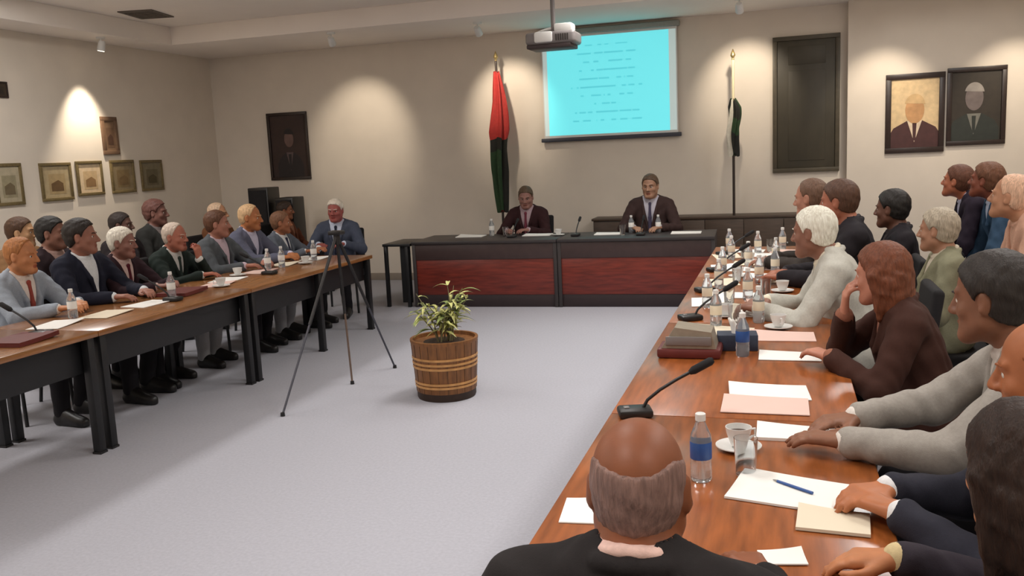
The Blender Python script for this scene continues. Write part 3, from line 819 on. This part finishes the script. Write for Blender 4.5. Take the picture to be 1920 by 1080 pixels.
# left front row
person('lean_table', -5.0, 4.8, E_, 1.27, 'man with thin ginger hair in a light blue-grey jacket, nearest in the left row', (150, 158, 168), 'receding', (170, 110, 60), ORSK, (226, 214, 204), (150, 70, 60), **cl)
person('upright', -5.0, 5.36, E_, 1.35, 'dark haired man in a navy suit and white shirt, second in the left row', (30, 32, 46), 'full', (36, 28, 22), (168, 116, 96), (222, 226, 228), None, **cl)
person('lean_table', -5.0, 5.78, E_, 1.25, 'white haired man in a dark maroon suit, third in the left row', (46, 28, 34), 'short', (232, 222, 206), (160, 112, 98), (206, 180, 172), (90, 30, 40), **cl)
person('chin_hand', -5.0, 6.42, E_, 1.23, 'red faced man with greying hair and a dark green suit in the left row', (32, 42, 38), 'receding', (206, 188, 172), REDSK, (214, 214, 210), (50, 60, 56), trou=(150, 150, 152), **cl)
person('upright', -5.0, 7.03, E_, 1.29, 'brown haired man with a slate grey suit past the green suit', (84, 88, 92), 'short', (96, 62, 42), (184, 126, 106), (200, 180, 190), None, **cl)
person('lean_table', -5.0, 7.57, E_, 1.31, 'tan faced man with blond hair and a lilac shirt in the left row', (96, 98, 116), 'receding', (214, 176, 132), (192, 122, 76), (206, 202, 222), None, trou=(140, 140, 144), **cl)
person('upright', -5.0, 8.12, E_, 1.2, 'man with a steel blue suit next to last in the left row', (98, 104, 114), 'short', (120, 84, 60), (176, 112, 78), (222, 222, 222), (50, 50, 70), **cl)
person('speaker', -4.78, 8.9, PI + .25, 1.27, 'white haired man with a red face at the far end of the left tables', (72, 78, 94), 'full', (238, 220, 204), (172, 92, 84), (196, 204, 222), (40, 44, 60), **cl)
# left second row
person('lap', -5.62, 5.72, E_, 1.35, 'black haired man leaning behind the navy suit in the left second row', (52, 40, 44), 'full', (28, 24, 20), (150, 104, 86), (180, 150, 140), None, **cl2)
person('upright', -6.2, 5.98, E_, 1.34, 'brown haired man with a tan face behind the ginger haired man', (126, 92, 60), 'short', (74, 48, 28), (206, 160, 118), (220, 200, 170), None, **cl2)
person('lap', -6.2, 7.18, E_, 1.29, 'dark haired man in black behind the white haired man', (40, 34, 36), 'short', (42, 32, 28), (112, 80, 68), (90, 70, 64), None, **cl2)
person('lap', -6.2, 7.7, E_, 1.38, 'brown haired man in a dark green jacket, tallest of the left second row', (50, 50, 48), 'wave', (104, 66, 58), (140, 96, 84), (120, 110, 108), None, **cl2)
person('lap', -6.2, 8.75, E_, 1.28, 'fair haired man in brown behind the lilac shirt', (110, 70, 44), 'receding', (222, 190, 160), (206, 150, 112), (200, 170, 140), None, **cl2)
person('lap', -6.2, 10.2, E_, 1.2, 'dark brown haired man in a brown jacket, last of the left second row', (92, 52, 34), 'full', (52, 36, 26), (150, 92, 62), (150, 110, 90), None, **cl2)
# head table
hd = dict(cgroup='chairs behind the head table', clabel='black padded chair under a speaker at the head table')
person('speaker_down', -2.93, 10.18, PI, 1.29, 'man with a dark maroon jacket and pinkish shirt at the head table by the flag', (48, 24, 26), 'short', (84, 66, 48), (160, 116, 104), (168, 146, 152), (110, 50, 64), **hd)
person('speaker', -1.45, 10.2, PI, 1.38, 'man in a dark brown suit at the head table under the screen', (58, 42, 40), 'short', (86, 66, 50), (172, 130, 104), (180, 176, 186), (70, 64, 84), **hd)
# right row
person('bald', -0.235, 1.44, 0, 1.235, 'bald man in a black jacket seen from behind at the table end', (36, 32, 32), 'ring', (134, 104, 94), (146, 86, 54), (226, 190, 178), None, cgroup='chair at the table end', clabel='black padded chair under the bald man at the table end')
person('r_near', 0.40, 1.66, W_, 1.22, 'person with dark brown hair to the shoulders, nearest on the right', (52, 46, 54), 'bob', (44, 26, 16), (206, 136, 92), (216, 196, 150), None, **cr)
person('r_ginger', 0.57, 2.2, W_, 1.27, 'man with cropped ginger hair and a black suit behind the dark haired person', (44, 44, 54), 'ring', (150, 84, 40), (190, 118, 76), (226, 226, 226), None, **cr)
person('r_grey', 0.6, 2.9, W_, 1.33, 'dark haired man in a light grey suit reaching across the right table', (158, 152, 144), 'full', (46, 40, 36), (146, 98, 74), (222, 214, 206), None, **cr)
person('r_chin', 0.39, 3.9, W_, 1.25, 'auburn haired woman in dark brown resting her chin on her hand', (62, 36, 28), 'bob', (112, 62, 38), (204, 140, 116), (150, 100, 80), None, **cr)
person('r_far', 0.16, 5.0, W_, 1.33, 'white haired man in a pale grey jacket, left of the auburn woman', (190, 188, 178), 'short', (244, 236, 214), (150, 104, 84), (230, 222, 200), None, trou=(60, 60, 62), **cr)
person('r_lean', 0.35, 6.15, W_, 1.42, 'brown haired man with a black suit behind the white haired man', (34, 30, 34), 'short', (84, 56, 40), (176, 110, 84), (60, 56, 60), None, **cr)
person('r_far', 0.2, 6.95, W_, 1.40, 'brown haired man with a grey jacket, farthest in the right row', (60, 54, 50), 'receding', (104, 76, 58), (186, 132, 108), (120, 110, 104), None, **cr)
# right second row
cr2 = dict(cgroup='chairs of the right second row', clabel='black padded meeting chair under a person of the right second row')
person('r_second', 0.86, 5.6, W_, 1.26, 'grey haired man in an olive grey jacket, second row on the right', (132, 130, 106), 'full', (176, 164, 144), (190, 140, 112), (200, 190, 170), None, **cr2)
person('r_second', 0.72, 6.6, W_, 1.32, 'black haired person in black between the two rows on the right', (34, 30, 34), 'full', (32, 28, 24), (120, 80, 64), (60, 54, 54), None, **cr2)
person('standing', 1.16, 6.8, W_, 1.47, 'brown haired man in a navy jacket bending forward under the portraits', (44, 36, 48), 'short', (96, 58, 40), (196, 120, 88), (190, 190, 210), None, seat=False, group=RG2)
person('standing', 1.26, 6.4, W_, 1.49, 'man in a blue jacket bending forward under the dark portrait', (52, 76, 100), 'full', (104, 66, 44), (150, 86, 64), (190, 200, 220), None, seat=False, group=RG2)
person('standing', 1.1, 5.0, W_, 1.47, 'fair haired man in a pink shirt at the right edge of the photo', (214, 170, 146), 'receding', (222, 180, 150), (206, 150, 116), (214, 170, 146), None, seat=False, group=RG2)
# empty chairs and floor standing cabinets
t = thing('sideboard', 'long low dark brown sideboard along the back wall behind the head table', 'sideboard', (-2.3, 10.93, 0))
M_sb = mat('sideboard_brown', (78, 62, 50), .45, noise=.2, nscale=8, stretch=(.7, 4, 5))
obj('carcass', box(BM(), .02, 2.78, .02, .38, .06, .8, .004), M_sb, t); obj('top', box(BM(), 0, 2.8, 0, .39, .8, .83, .005), M_sb, t)
obj('plinth', box(BM(), .05, 2.75, .05, .36, 0, .06), M_black, t)
for i in range(6):
    d = obj('door', box(BM(), .03 + i * .457, .48 + i * .457, 0, .02, .08, .785, .003), M_sb, t)
    xk = .44 + i * .457 if i % 2 == 0 else .07 + i * .457
    obj('knob', lathe(BM(), [(0, -.012), (.01, -.01), (.012, 0), (.006, .01), (0, .01)], 12, c=(xk, -.012, .5)), M_chrome, d)
for x, y, w, hgt, l in [(-6.66, 10.45, .3, 1.39, 'taller black floor standing loudspeaker below the dark portrait'), (-6.28, 10.45, .27, 1.25, 'shorter black floor standing loudspeaker below the dark portrait')]:
    t = thing('loudspeaker', l, 'loudspeaker', (x, y, 0))
    obj('cabinet', box(BM(), -w / 2, w / 2, -.15, .15, .05, hgt, .012), M_blackp, t)
    obj('plinth', box(BM(), -w / 2 - .03, w / 2 + .03, -.18, .18, 0, .05, .008), M_black, t)
    obj('grille', box(BM(), -w / 2 + .02, w / 2 - .02, -.165, -.15, .1, hgt - .03, .005), M_seat, t)
    obj('badge', box(BM(), -.03, .03, -.168, -.163, .12, .135, .001), M_chrome, t)

# ------------------------------------------------------------------ planter and tripod
t = thing('potted_plant', 'small leafy plant in a round wooden banded tub on the floor', 'plant', (-2.3, 5.74, 0))
prof = [(0, .0), (.205, 0), (.21, .012), (.21, .05), (.214, .055), (.238, .40), (.242, .41), (.242, .425), (.222, .425), (.218, .40), (0, .39)]
obj('tub', lathe(BM(), prof, 40, mis=[2, 2, 2, 2, 0, 0, 0, 0, 0, 0]), [M_pot, M_pot, M_potdark], t)
b = BM()
for z in (.10, .125, .235, .265, .3): r = .214 + (.238 - .214) * (z - .055) / .345; lathe(b, [(r - .002, z - .009), (r + .004, z - .007), (r + .004, z + .007), (r - .002, z + .009)], 40)
obj('hoop', b, M_potband, t)
b = BM()
for i in range(22):
    a = 2 * PI * i / 22; r0, r1 = .2145, .2385
    tube(b, [(r0 * math.cos(a), r0 * math.sin(a), .056), (r1 * math.cos(a), r1 * math.sin(a), .4)], .0012, 5)
obj('stave_joint', b, M_potdark, t)
obj('soil', lathe(BM(), [(0, .394), (.1, .4), (.217, .392), (.217, .38), (0, .38)], 30), M_soil, t)
rnd = random.Random(5)
b = BM(); lv = BM(); stems = []
def leaf(bm, p, d, L, w, mi):
    d = d.normalized(); side = d.cross(Vector((0, 0, 1)));
    side = side.normalized() if side.length > .05 else Vector((1, 0, 0)); n_ = 6; prev = None
    for i in range(n_ + 1):
        s = i / n_; ww = w * math.sin(PI * min(1, .12 + s * .9)) * (1 - .15 * s); c = p + d * L * s + Vector((0, 0, -L * .5 * s * s)); up = Vector((0, 0, ww * .35))
        cur = (bm.verts.new(c - side * ww + up), bm.verts.new(c), bm.verts.new(c + side * ww + up))
        if prev:
            for k in (0, 1): bm.faces.new((prev[k], prev[k + 1], cur[k + 1], cur[k])).material_index = mi
        prev = cur
for i in range(14):
    a = rnd.uniform(0, 2 * PI); r = rnd.uniform(.01, .07); h = rnd.uniform(.2, .43); p0 = Vector((r * math.cos(a) + .03, r * math.sin(a), .39)); lean_ = Vector((rnd.uniform(-.14, .18), rnd.uniform(-.12, .12), 0))
    pts = [p0 + lean_ * (k / 4) ** 1.5 + Vector((0, 0, h * k / 4)) for k in range(5)]
    tube(b, pts, [.006, .0055, .005, .004, .002], 7)
    for k in range(13):
        f = rnd.uniform(.3, 1); q = pts[0].lerp(pts[-1], f); q = p0 + lean_ * f ** 1.5 + Vector((0, 0, h * f)); th = rnd.uniform(0, 2 * PI)
        leaf(lv, q, Vector((math.cos(th), math.sin(th), rnd.uniform(.1, 1.0))), rnd.uniform(.09, .17), rnd.uniform(.011, .02), 0 if rnd.random() < .7 else 1)
obj('stem', b, M_stem, t); fo = obj('foliage', lv, [M_leaf, M_leaf2], t, None)

t = thing('tripod_stand', 'thin grey metal tripod stand on the carpet left of the potted plant', 'tripod', (-3.14, 5.8, 0))
ap = Vector((.02, 0, 1.16))
M_leg = mat('tripod_grey', (74, 74, 82), .4, metal=.3, noise=.1, nscale=30)
for (x, y), m in (((-.1, -.72), M_leg), ((.11, .65), M_leg), ((-.01, .13), mat('tripod_bronze', (120, 100, 86), .4, metal=.4, noise=.1, nscale=30))):
    f = Vector((x, y, .012)); mid = ap.lerp(f, .52)
    l = obj('leg', tube(tube(BM(), [ap, mid], .012, 10, 1), [mid, f], .008, 10), [m, M_blackp], t)  # shade put into the colour: upper leg halves black to merge with the dark
    obj('rubber_foot', lathe(BM(), [(0, 0), (.016, 0), (.014, .025), (0, .03)], 12, c=(x, y, 0)), M_blackp, l)
obj('head_plate', box(BM(), -.03, .07, -.04, .04, 1.16, 1.19, .006), M_blackp, t)
obj('collar', tube(BM(), [(.02, 0, 1.09), (.02, 0, 1.165)], .024, 14), M_blackp, t)

# ------------------------------------------------------------------ things on the tables
TZ = .7505
SHEETS = []
def sheet(x, y, rz, w, l, label, m=M_white, group=None, th=.003, name='paper_sheet', cat='paper', z=TZ):
    b = BM(); n = 6
    # a thin stack with a slightly lifted corner
    top = [[None] * (n + 1) for _ in range(n + 1)]; bot = [[None] * (n + 1) for _ in range(n + 1)]
    k = rnd.uniform(.002, .008)
    for i in range(n + 1):
        for j in range(n + 1):
            u, v_ = i / n - .5, j / n - .5; lift = k * max(0, (u + v_)) ** 2 * 2
            top[i][j] = b.verts.new((u * w, v_ * l, th + lift)); bot[i][j] = b.verts.new((u * w, v_ * l, lift * .9))
    for i in range(n):
        for j in range(n):
            b.faces.new((top[i][j], top[i + 1][j], top[i + 1][j + 1], top[i][j + 1])); b.faces.new((bot[i][j], bot[i][j + 1], bot[i + 1][j + 1], bot[i + 1][j]))
    for i in range(n):
        b.faces.new((top[i][0], bot[i][0], bot[i + 1][0], top[i + 1][0])); b.faces.new((top[i + 1][n], bot[i + 1][n], bot[i][n], top[i][n]))
        b.faces.new((top[0][i + 1], bot[0][i + 1], bot[0][i], top[0][i])); b.faces.new((top[n][i], bot[n][i], bot[n][i + 1], top[n][i + 1]))
    SHEETS.append(1); o = obj(name, b, m); o.location = (x, y, z + .0006 * (len(SHEETS) % 5)); o.rotation_euler = (0, 0, rz)
    return tag(o, label, cat, group)
def bottle_proto(label, group):
    t = thing('water_bottle', label, 'bottle', (0, 0, 0), 0, group)
    obj('bottle_body', lathe(BM(), [(0, 0), (.026, 0), (.03, .006), (.03, .05), (.0285, .055), (.03, .06), (.03, .12), (.028, .135), (.013, .17), (.012, .185), (0, .185)], 22), M_pet, t)
    o = obj('bottle_label', lathe(BM(), [(.0303, .066), (.0306, .067), (.0306, .114), (.0303, .115)], 22), M_blue, t); o['label'] = 'blue wrap-around label'
    obj('bottle_cap', lathe(BM(), [(.0125, .174), (.0145, .175), (.0145, .194), (.012, .196), (0, .196)], 18), M_wplastic, t)
    return t
BOT = None
def bottle(x, y, label, group=None, wrap=None):
    global BOT
    if BOT is None: BOT = bottle_proto(label, group); BOT.location = (x, y, TZ); return BOT
    r = dup(BOT, (x, y, TZ), rnd.uniform(0, 6), label, group)
    if wrap:
        for c in r.children:
            if c.name.startswith('bottle_label'): om(c, [wrap]); c['label'] = 'pale wrap-around label'
    return r
GLA = None
def glass(x, y, label, group=None):
    global GLA
    if GLA is None:
        GLA = obj('drinking_glass', lathe(BM(), [(0, 0), (.026, 0), (.028, .004), (.034, .11), (.0325, .11), (.0265, .008), (0, .007)], 24), M_glass); tag(GLA, label, 'glass', group); GLA.location = (x, y, TZ); return GLA
    o = GLA.copy(); C.objects.link(o); o.location = (x, y, TZ); o['label'] = label
    if group: o['group'] = group
    return o
CUP = None
def cup(x, y, label, group=None):
    global CUP
    if CUP is None:
        CUP = thing('coffee_cup', label, 'cup', (x, y, TZ), .6, group)
        obj('cup_bowl', lathe(BM(), [(0, .012), (.02, .012), (.024, .016), (.036, .05), (.04, .072), (.038, .072), (.033, .05), (.02, .02), (0, .018)], 26), M_wplastic, CUP)
        obj('saucer', lathe(BM(), [(0, 0), (.035, 0), (.07, .012), (.07, .015), (.036, .006), (0, .008)], 28), M_wplastic, CUP)
        obj('cup_handle', tube(BM(), [(.036, 0, .058), (.058, 0, .058), (.06, 0, .036), (.032, 0, .03)], .004, 8), M_wplastic, CUP)
        obj('coffee', lathe(BM(), [(0, .055), (.034, .055), (.034, .05), (0, .05)], 22), mat('coffee_brown', (60, 34, 20), .2, noise=.05), CUP)
        return CUP
    return dup(CUP, (x, y, TZ), rnd.uniform(0, 6), label, group)
MIC = None
def mic(x, y, rz, label, group=None):
    global MIC
    if MIC is None:
        MIC = thing('gooseneck_microphone', label, 'microphone', (x, y, TZ), rz, group)
        obj('base', box(BM(), -.045, .045, -.06, .06, 0, .03, .01), M_blackp, MIC)
        obj('gooseneck', tube(BM(), [(0, .03, .028), (0, .045, .055), (0, .09, .09), (0, .15, .125), (0, .2, .15)], .006, 10), M_black, MIC)
        obj('microphone_head', tube(BM(), [(0, .195, .147), (0, .21, .155), (0, .27, .185), (0, .28, .19)], [.008, .015, .015, .009], 14), M_seat, MIC)
        o = obj('talk_button', box(BM(), -.012, .012, -.04, -.02, .029, .034, .002), M_gplastic, MIC)
        return MIC
    return dup(MIC, (x, y, TZ), rz, label, group)

# right row, from the camera outwards
sheet(-.5, 2.16, .1, .11, .16, 'small white card on the table left of the bald man\'s head')
sheet(.03, 2.38, 1.35, .21, .32, 'open white booklet with a pen on it, right of the bald man', th=.006)
sheet(.12, 2.2, 1.5, .13, .17, 'folded cream napkin below the open booklet', M_cream, th=.008, name='paper_napkin', cat='napkin')
sheet(.0, 1.98, .2, .1, .07, 'small white card near the table end right of the bald man')
sheet(.07, 2.88, PI / 2, .13, .30, 'white notepad lying crosswise before the second seat on the right', th=.01, name='notepad', cat='notepad')
sheet(-.05, 3.38, PI / 2 + .08, .2, .29, 'white paper with glare on it before the grey suit')
sheet(.03, 3.98, PI / 2, .16, .26, 'thin white paper pad past the grey suited arms')
sheet(-.06, 3.2, PI / 2, .21, .3, 'pale pink sheet beside the seam of the first two tables', M_pink)
t = thing('pen', 'dark ballpoint pen lying on the open white booklet', 'pen', (.03, 2.4, TZ + .012), .9)
obj('barrel', tube(BM(), [(0, -.06, 0), (0, .055, 0)], .0042, 10), M_blue, t); obj('tip', tube(BM(), [(0, .055, 0), (0, .07, 0)], [.0042, .001], 10), M_chrome, t)
bottle(-.22, 2.44, 'water bottle with a blue label just right of the bald man\'s head')
glass(-.1, 2.5, 'clear drinking glass beside the nearest water bottle')
cup(-.13, 2.72, 'white coffee cup on a saucer near the notepad')
mic(-.5, 3.02, -PI / 2 + .3, 'black gooseneck microphone on the right table near the bald man')
t = thing('desk_console', 'grey and dark brown desk console box on the edge of the right table', 'console', (-.4, 3.98, TZ), PI / 2 * 0)
obj('base', box(BM(), -.14, .14, -.09, .09, 0, .045, .012), M_maroon, t); 
b = BM(); prism(b, [(-.12, .045), (.12, .045), (.1, .12), (-.06, .14)], -.08, .08); obj('sloped_top', b, mat('console_grey', (142, 132, 116), .5, noise=.08), t)
b = BM(); box(b, -.1, .1, -.088, -.08, .06, .1, .003); obj('front_plate', b, M_gplastic, t)
bottle(-.17, 3.98, 'water bottle with a blue label behind the grey desk console')
t = thing('tissue_box', 'dark blue tissue box with a white tissue standing up, right table', 'box', (-.2, 4.12, TZ), .1)
obj('carton', box(BM(), -.09, .09, -.055, .055, 0, .075, .004), mat('dark_blue_card', (44, 52, 70), .6, noise=.1), t)
S = Sculpt((-.08, -.06, .05), (.08, .06, .2), .005)
for k in range(6):
    a = k * 1.05; S.cap((.0, 0, .06), (.035 * math.cos(a), .02 * math.sin(a), .13 + .02 * math.sin(k * 2.3)), .012, .007, .02)
o = link('tissue', S.mesh('tissue'), M_white, t, True, None)
bg, gg, cg, pg, mg = 'water bottles on the far right table', 'glasses on the far right table', 'cups on the far right table', 'papers on the far right table', 'microphones on the far right table'
far_b = 'clear water bottle among the crowded bottles on the far part of the right table'
for x, y in [(-.33, 4.62), (-.12, 4.75), (-.42, 5.2), (-.2, 5.45), (-.4, 5.9), (-.15, 6.1), (-.05, 6.5), (-.42, 6.6), (-.25, 6.95), (-.05, 7.2), (-.4, 7.4), (-.2, 7.75), (-.45, 8.0), (0, 8.05)]: bottle(x, y, far_b, bg, M_cream)
far_g = 'clear drinking glass on the far part of the right table'
for x, y in [(-.24, 4.68), (-.3, 5.28), (-.1, 5.6), (-.3, 6.2), (-.15, 6.75), (-.3, 7.5), (-.1, 7.9)]: glass(x, y, far_g, gg)
far_c = 'white coffee cup with saucer on the far part of the right table'
for x, y in [(-.02, 4.6), (-.3, 4.9), (0, 5.75), (-.3, 6.4), (-.1, 7.0), (-.25, 7.25)]: cup(x, y, far_c, cg)
for x, y, rz, m, l in [(-.3, 4.5, 1.4, M_cream, 'cream paper sheet just past the dark blue tissue box'), (.0, 4.4, 1.6, M_pink, 'pink paper sheet under the chin hand of the auburn woman'), (-.1, 5.0, 1.5, M_white, 'white paper sheet before the pale grey jacket'),
                       (-.05, 5.35, 1.7, M_pink, 'pink paper sheet past the pale grey jacket'), (-.3, 5.6, 1.5, M_white, 'white paper sheet near the inner edge, fourth seat on the right'), (.05, 6.2, 1.5, M_cream, 'cream paper sheet before the black suit on the right'),
                       (-.3, 6.8, 1.6, M_white, 'white paper sheet beside the farthest right microphone'), (0, 7.4, 1.5, M_cream, 'cream paper sheet near the far end of the right table'), (-.3, 7.95, 1.5, M_white, 'white paper sheet at the far end of the right table')]:
    sheet(x, y, rz, .21, .3, l, m)
for x, y, rz, m in [(-.42, 5.35, .1, M_white), (-.2, 5.15, 1.4, M_cream), (-.4, 6.15, .2, M_cream), (-.15, 6.45, 1.5, M_white), (-.02, 6.85, 1.6, M_pink), (-.42, 6.9, .1, M_white), (-.22, 7.1, 1.5, M_cream), (-.1, 7.65, 1.6, M_white), (.05, 7.9, 1.5, M_pink), (-.45, 7.6, .2, M_cream)]:
    sheet(x, y, rz, .21, .3, 'pale paper sheet among the bottles on the far part of the right table', m, pg)
for y, l in [(4.8, 'black gooseneck microphone on the third right table'), (5.75, 'black gooseneck microphone at the far side of the third right table'), (6.7, 'black gooseneck microphone on the farthest right table'), (7.7, 'black gooseneck microphone at the far end of the right table')]:
    mic(-.48, y, -PI / 2 + .5, l)
# left row
for x, y, rz, m, l in [(-4.38, 4.4, .2, M_white, 'white paper lying nearest the camera on the left table'), (-4.31, 4.76, .1, M_cream, 'cream paper between the first and second seat on the left table'), (-4.31, 5.17, -.1, M_white, 'bright white paper before the navy suit on the left table'),
                       (-4.44, 6.32, .1, M_white, 'bright white paper before the dark green suit on the left table'), (-4.36, 6.05, .2, M_pink, 'pink paper beside the white paper on the left table'), (-4.45, 6.8, 0, M_pink, 'pink paper before the slate grey suit on the left table'),
                       (-4.5, 7.3, .1, M_cream, 'cream paper before the lilac shirt on the left table'), (-4.42, 7.75, 0, M_white, 'white paper near the far end of the left table')]:
    sheet(x, y, rz, .21, .3, l, m)
for x, y, l in [(-4.17, 3.93, 'dark red folder on the left table at the picture edge'), (-4.36, 5.62, 'dark red folder before the maroon suit on the left table')]:
    o = sheet(x, y, .1, .24, .32, l, M_maroon, None, .025, 'document_folder', 'folder')
for x, y, l in [(-4.3, 5.42, 'water bottle between the folder and the bright white paper, left table'), (-4.42, 6.9, 'water bottle before the slate grey suit on the left table'), (-4.4, 7.1, 'water bottle before the lilac shirt on the left table'), (-4.35, 7.6, 'water bottle before the steel blue suit on the left table'), (-4.45, 4.62, 'water bottle before the ginger haired man on the left table')]:
    bottle(x, y, l, None, M_white)
for x, y, l in [(-4.25, 5.95, 'white coffee cup before the green suit on the left table'), (-4.3, 7.35, 'white coffee cup near the far end of the left table'), (-4.5, 6.55, 'white coffee cup before the slate grey suit on the left table')]:
    cup(x, y, l)
for x, y, l in [(-4.2, 5.3, 'black gooseneck microphone before the navy suit'), (-4.25, 6.65, 'black gooseneck microphone before the slate grey suit'), (-4.2, 4.1, 'black gooseneck microphone nearest the camera on the left table')]:
    mic(x, y, PI / 2, l)
# head table
for x, y, l in [(-3.48, 9.72, 'bright white paper on the left half of the head table'), (-2.68, 9.74, 'white paper before the maroon jacketed speaker'), (-1.85, 9.75, 'bright white paper left of the brown suited speaker'), (-1.0, 9.72, 'white paper at the right end of the head table')]:
    sheet(x, y, PI / 2 + ang, .21, .32, l, th=.008)
for x, y, l in [(-3.25, 9.8, 'water bottle left of the maroon jacketed speaker'), (-1.62, 9.85, 'water bottle before the left side of the brown suited speaker'), (-1.32, 9.85, 'water bottle before the right side of the brown suited speaker')]: bottle(x, y, l, None, M_white)
for x, y, l in [(-1.68, 9.62, 'drinking glass beside the water bottle of the brown suited speaker'), (-3.05, 9.7, 'drinking glass before the maroon jacketed speaker')]: glass(x, y, l)
for x, y, l in [(-2.93, 9.55, 'black microphone before the maroon jacketed speaker'), (-1.47, 9.55, 'black microphone before the brown suited speaker'), (-2.2, 9.58, 'black microphone at the joint of the head table desks')]: mic(x, y, 0, l)
for x, y, l in [(-2.42, 9.68, 'white coffee cup near the joint of the head table desks')]: cup(x, y, l)

# ------------------------------------------------------------------ light
def area(name, loc, sx, sy, power, col, rot=(0, 0, 0), spread=R(140)):
    d = bpy.data.lights.new(name, 'AREA'); d.shape = 'RECTANGLE'; d.size = sx; d.size_y = sy; d.energy = power; d.color = col; d.spread = spread
    o = bpy.data.objects.new(name, d); C.objects.link(o); o.location = loc; o.rotation_euler = rot; return o
k = 0
lum = None
for x, l, pw, spd, ys in ((-6.2, 'left', 47, 180, (.9, 3.6, 6.3)), (-1.4, 'middle', 25, 120, (.4, 3.2, 6.0, 8.3)), (1.5, 'right', 32, 180, (.4, 3.2, 6.0, 8.6))):
    for y, r_ in zip(ys, ('nearest', 'second from', 'third from', 'fourth from')):
        if lum is None:
            lum = thing('ceiling_light', 'recessed ceiling light panel in the %s row, %s the near wall' % (l, r_), 'light', (x, y, ZC))
            b = frame_bm(.66, 1.26, .03, .02); bmesh.ops.rotate(b, verts=b.verts, cent=(0, 0, 0), matrix=Matrix.Rotation(-PI / 2, 3, 'X')); bmesh.ops.translate(b, verts=b.verts, vec=(0, -.63, -.02)); obj('light_frame', b, M_wplastic, lum)
            obj('light_diffuser', box(BM(), -.3, .3, -.6, .6, -.006, -.002), M_lumi, lum)
        else: dup(lum, (x, y, ZC), 0, 'recessed ceiling light panel in the %s row, %s the near wall' % (l, r_))
        area('ceiling_light_lamp', (x, y, ZC - .03), .58, 1.18, pw, (1.0, .965, .93), spread=R(spd))
for loc, aim, pw in SPOT_LIGHTS:
    d = bpy.data.lights.new('wall_spot_lamp', 'SPOT'); d.energy = pw; d.color = (1.0, .87, .70); d.spot_size = R(62); d.spot_blend = .8; d.shadow_soft_size = .035
    o = bpy.data.objects.new('wall_spot_lamp', d); C.objects.link(o); o.location = loc
    o.rotation_euler = (Vector(aim) - loc).to_track_quat('-Z', 'Y').to_euler()
w = bpy.data.worlds.new('World'); bpy.context.scene.world = w; w.use_nodes = True
w.node_tree.nodes['Background'].inputs[0].default_value = (.5, .48, .46, 1); w.node_tree.nodes['Background'].inputs[1].default_value = .2

# ------------------------------------------------------------------ camera
f_px, pit, yaw, rol, H = 1658.4, .1507, .3003, -.0457, 1.6886
fwd = Vector((-math.sin(yaw) * math.cos(pit), math.cos(yaw) * math.cos(pit), -math.sin(pit)))
right = Vector((math.cos(yaw), math.sin(yaw), 0)); up = right.cross(fwd)
r2 = right * math.cos(rol) + up * math.sin(rol); u2 = -right * math.sin(rol) + up * math.cos(rol)
cam = bpy.data.cameras.new('camera'); co = bpy.data.objects.new('camera', cam); C.objects.link(co)
cam.sensor_width = 36; cam.lens = f_px / 1920 * 36; cam.clip_start = .05; cam.clip_end = 100
co.matrix_world = Matrix(((r2.x, u2.x, -fwd.x, 0), (r2.y, u2.y, -fwd.y, 0), (r2.z, u2.z, -fwd.z, H), (0, 0, 0, 1)))
sc = bpy.context.scene; sc.camera = co
sc.view_settings.view_transform = 'Standard'; sc.view_settings.look = 'None'; sc.view_settings.exposure = .1; sc.view_settings.gamma = 1
sc.view_settings.use_curve_mapping = False
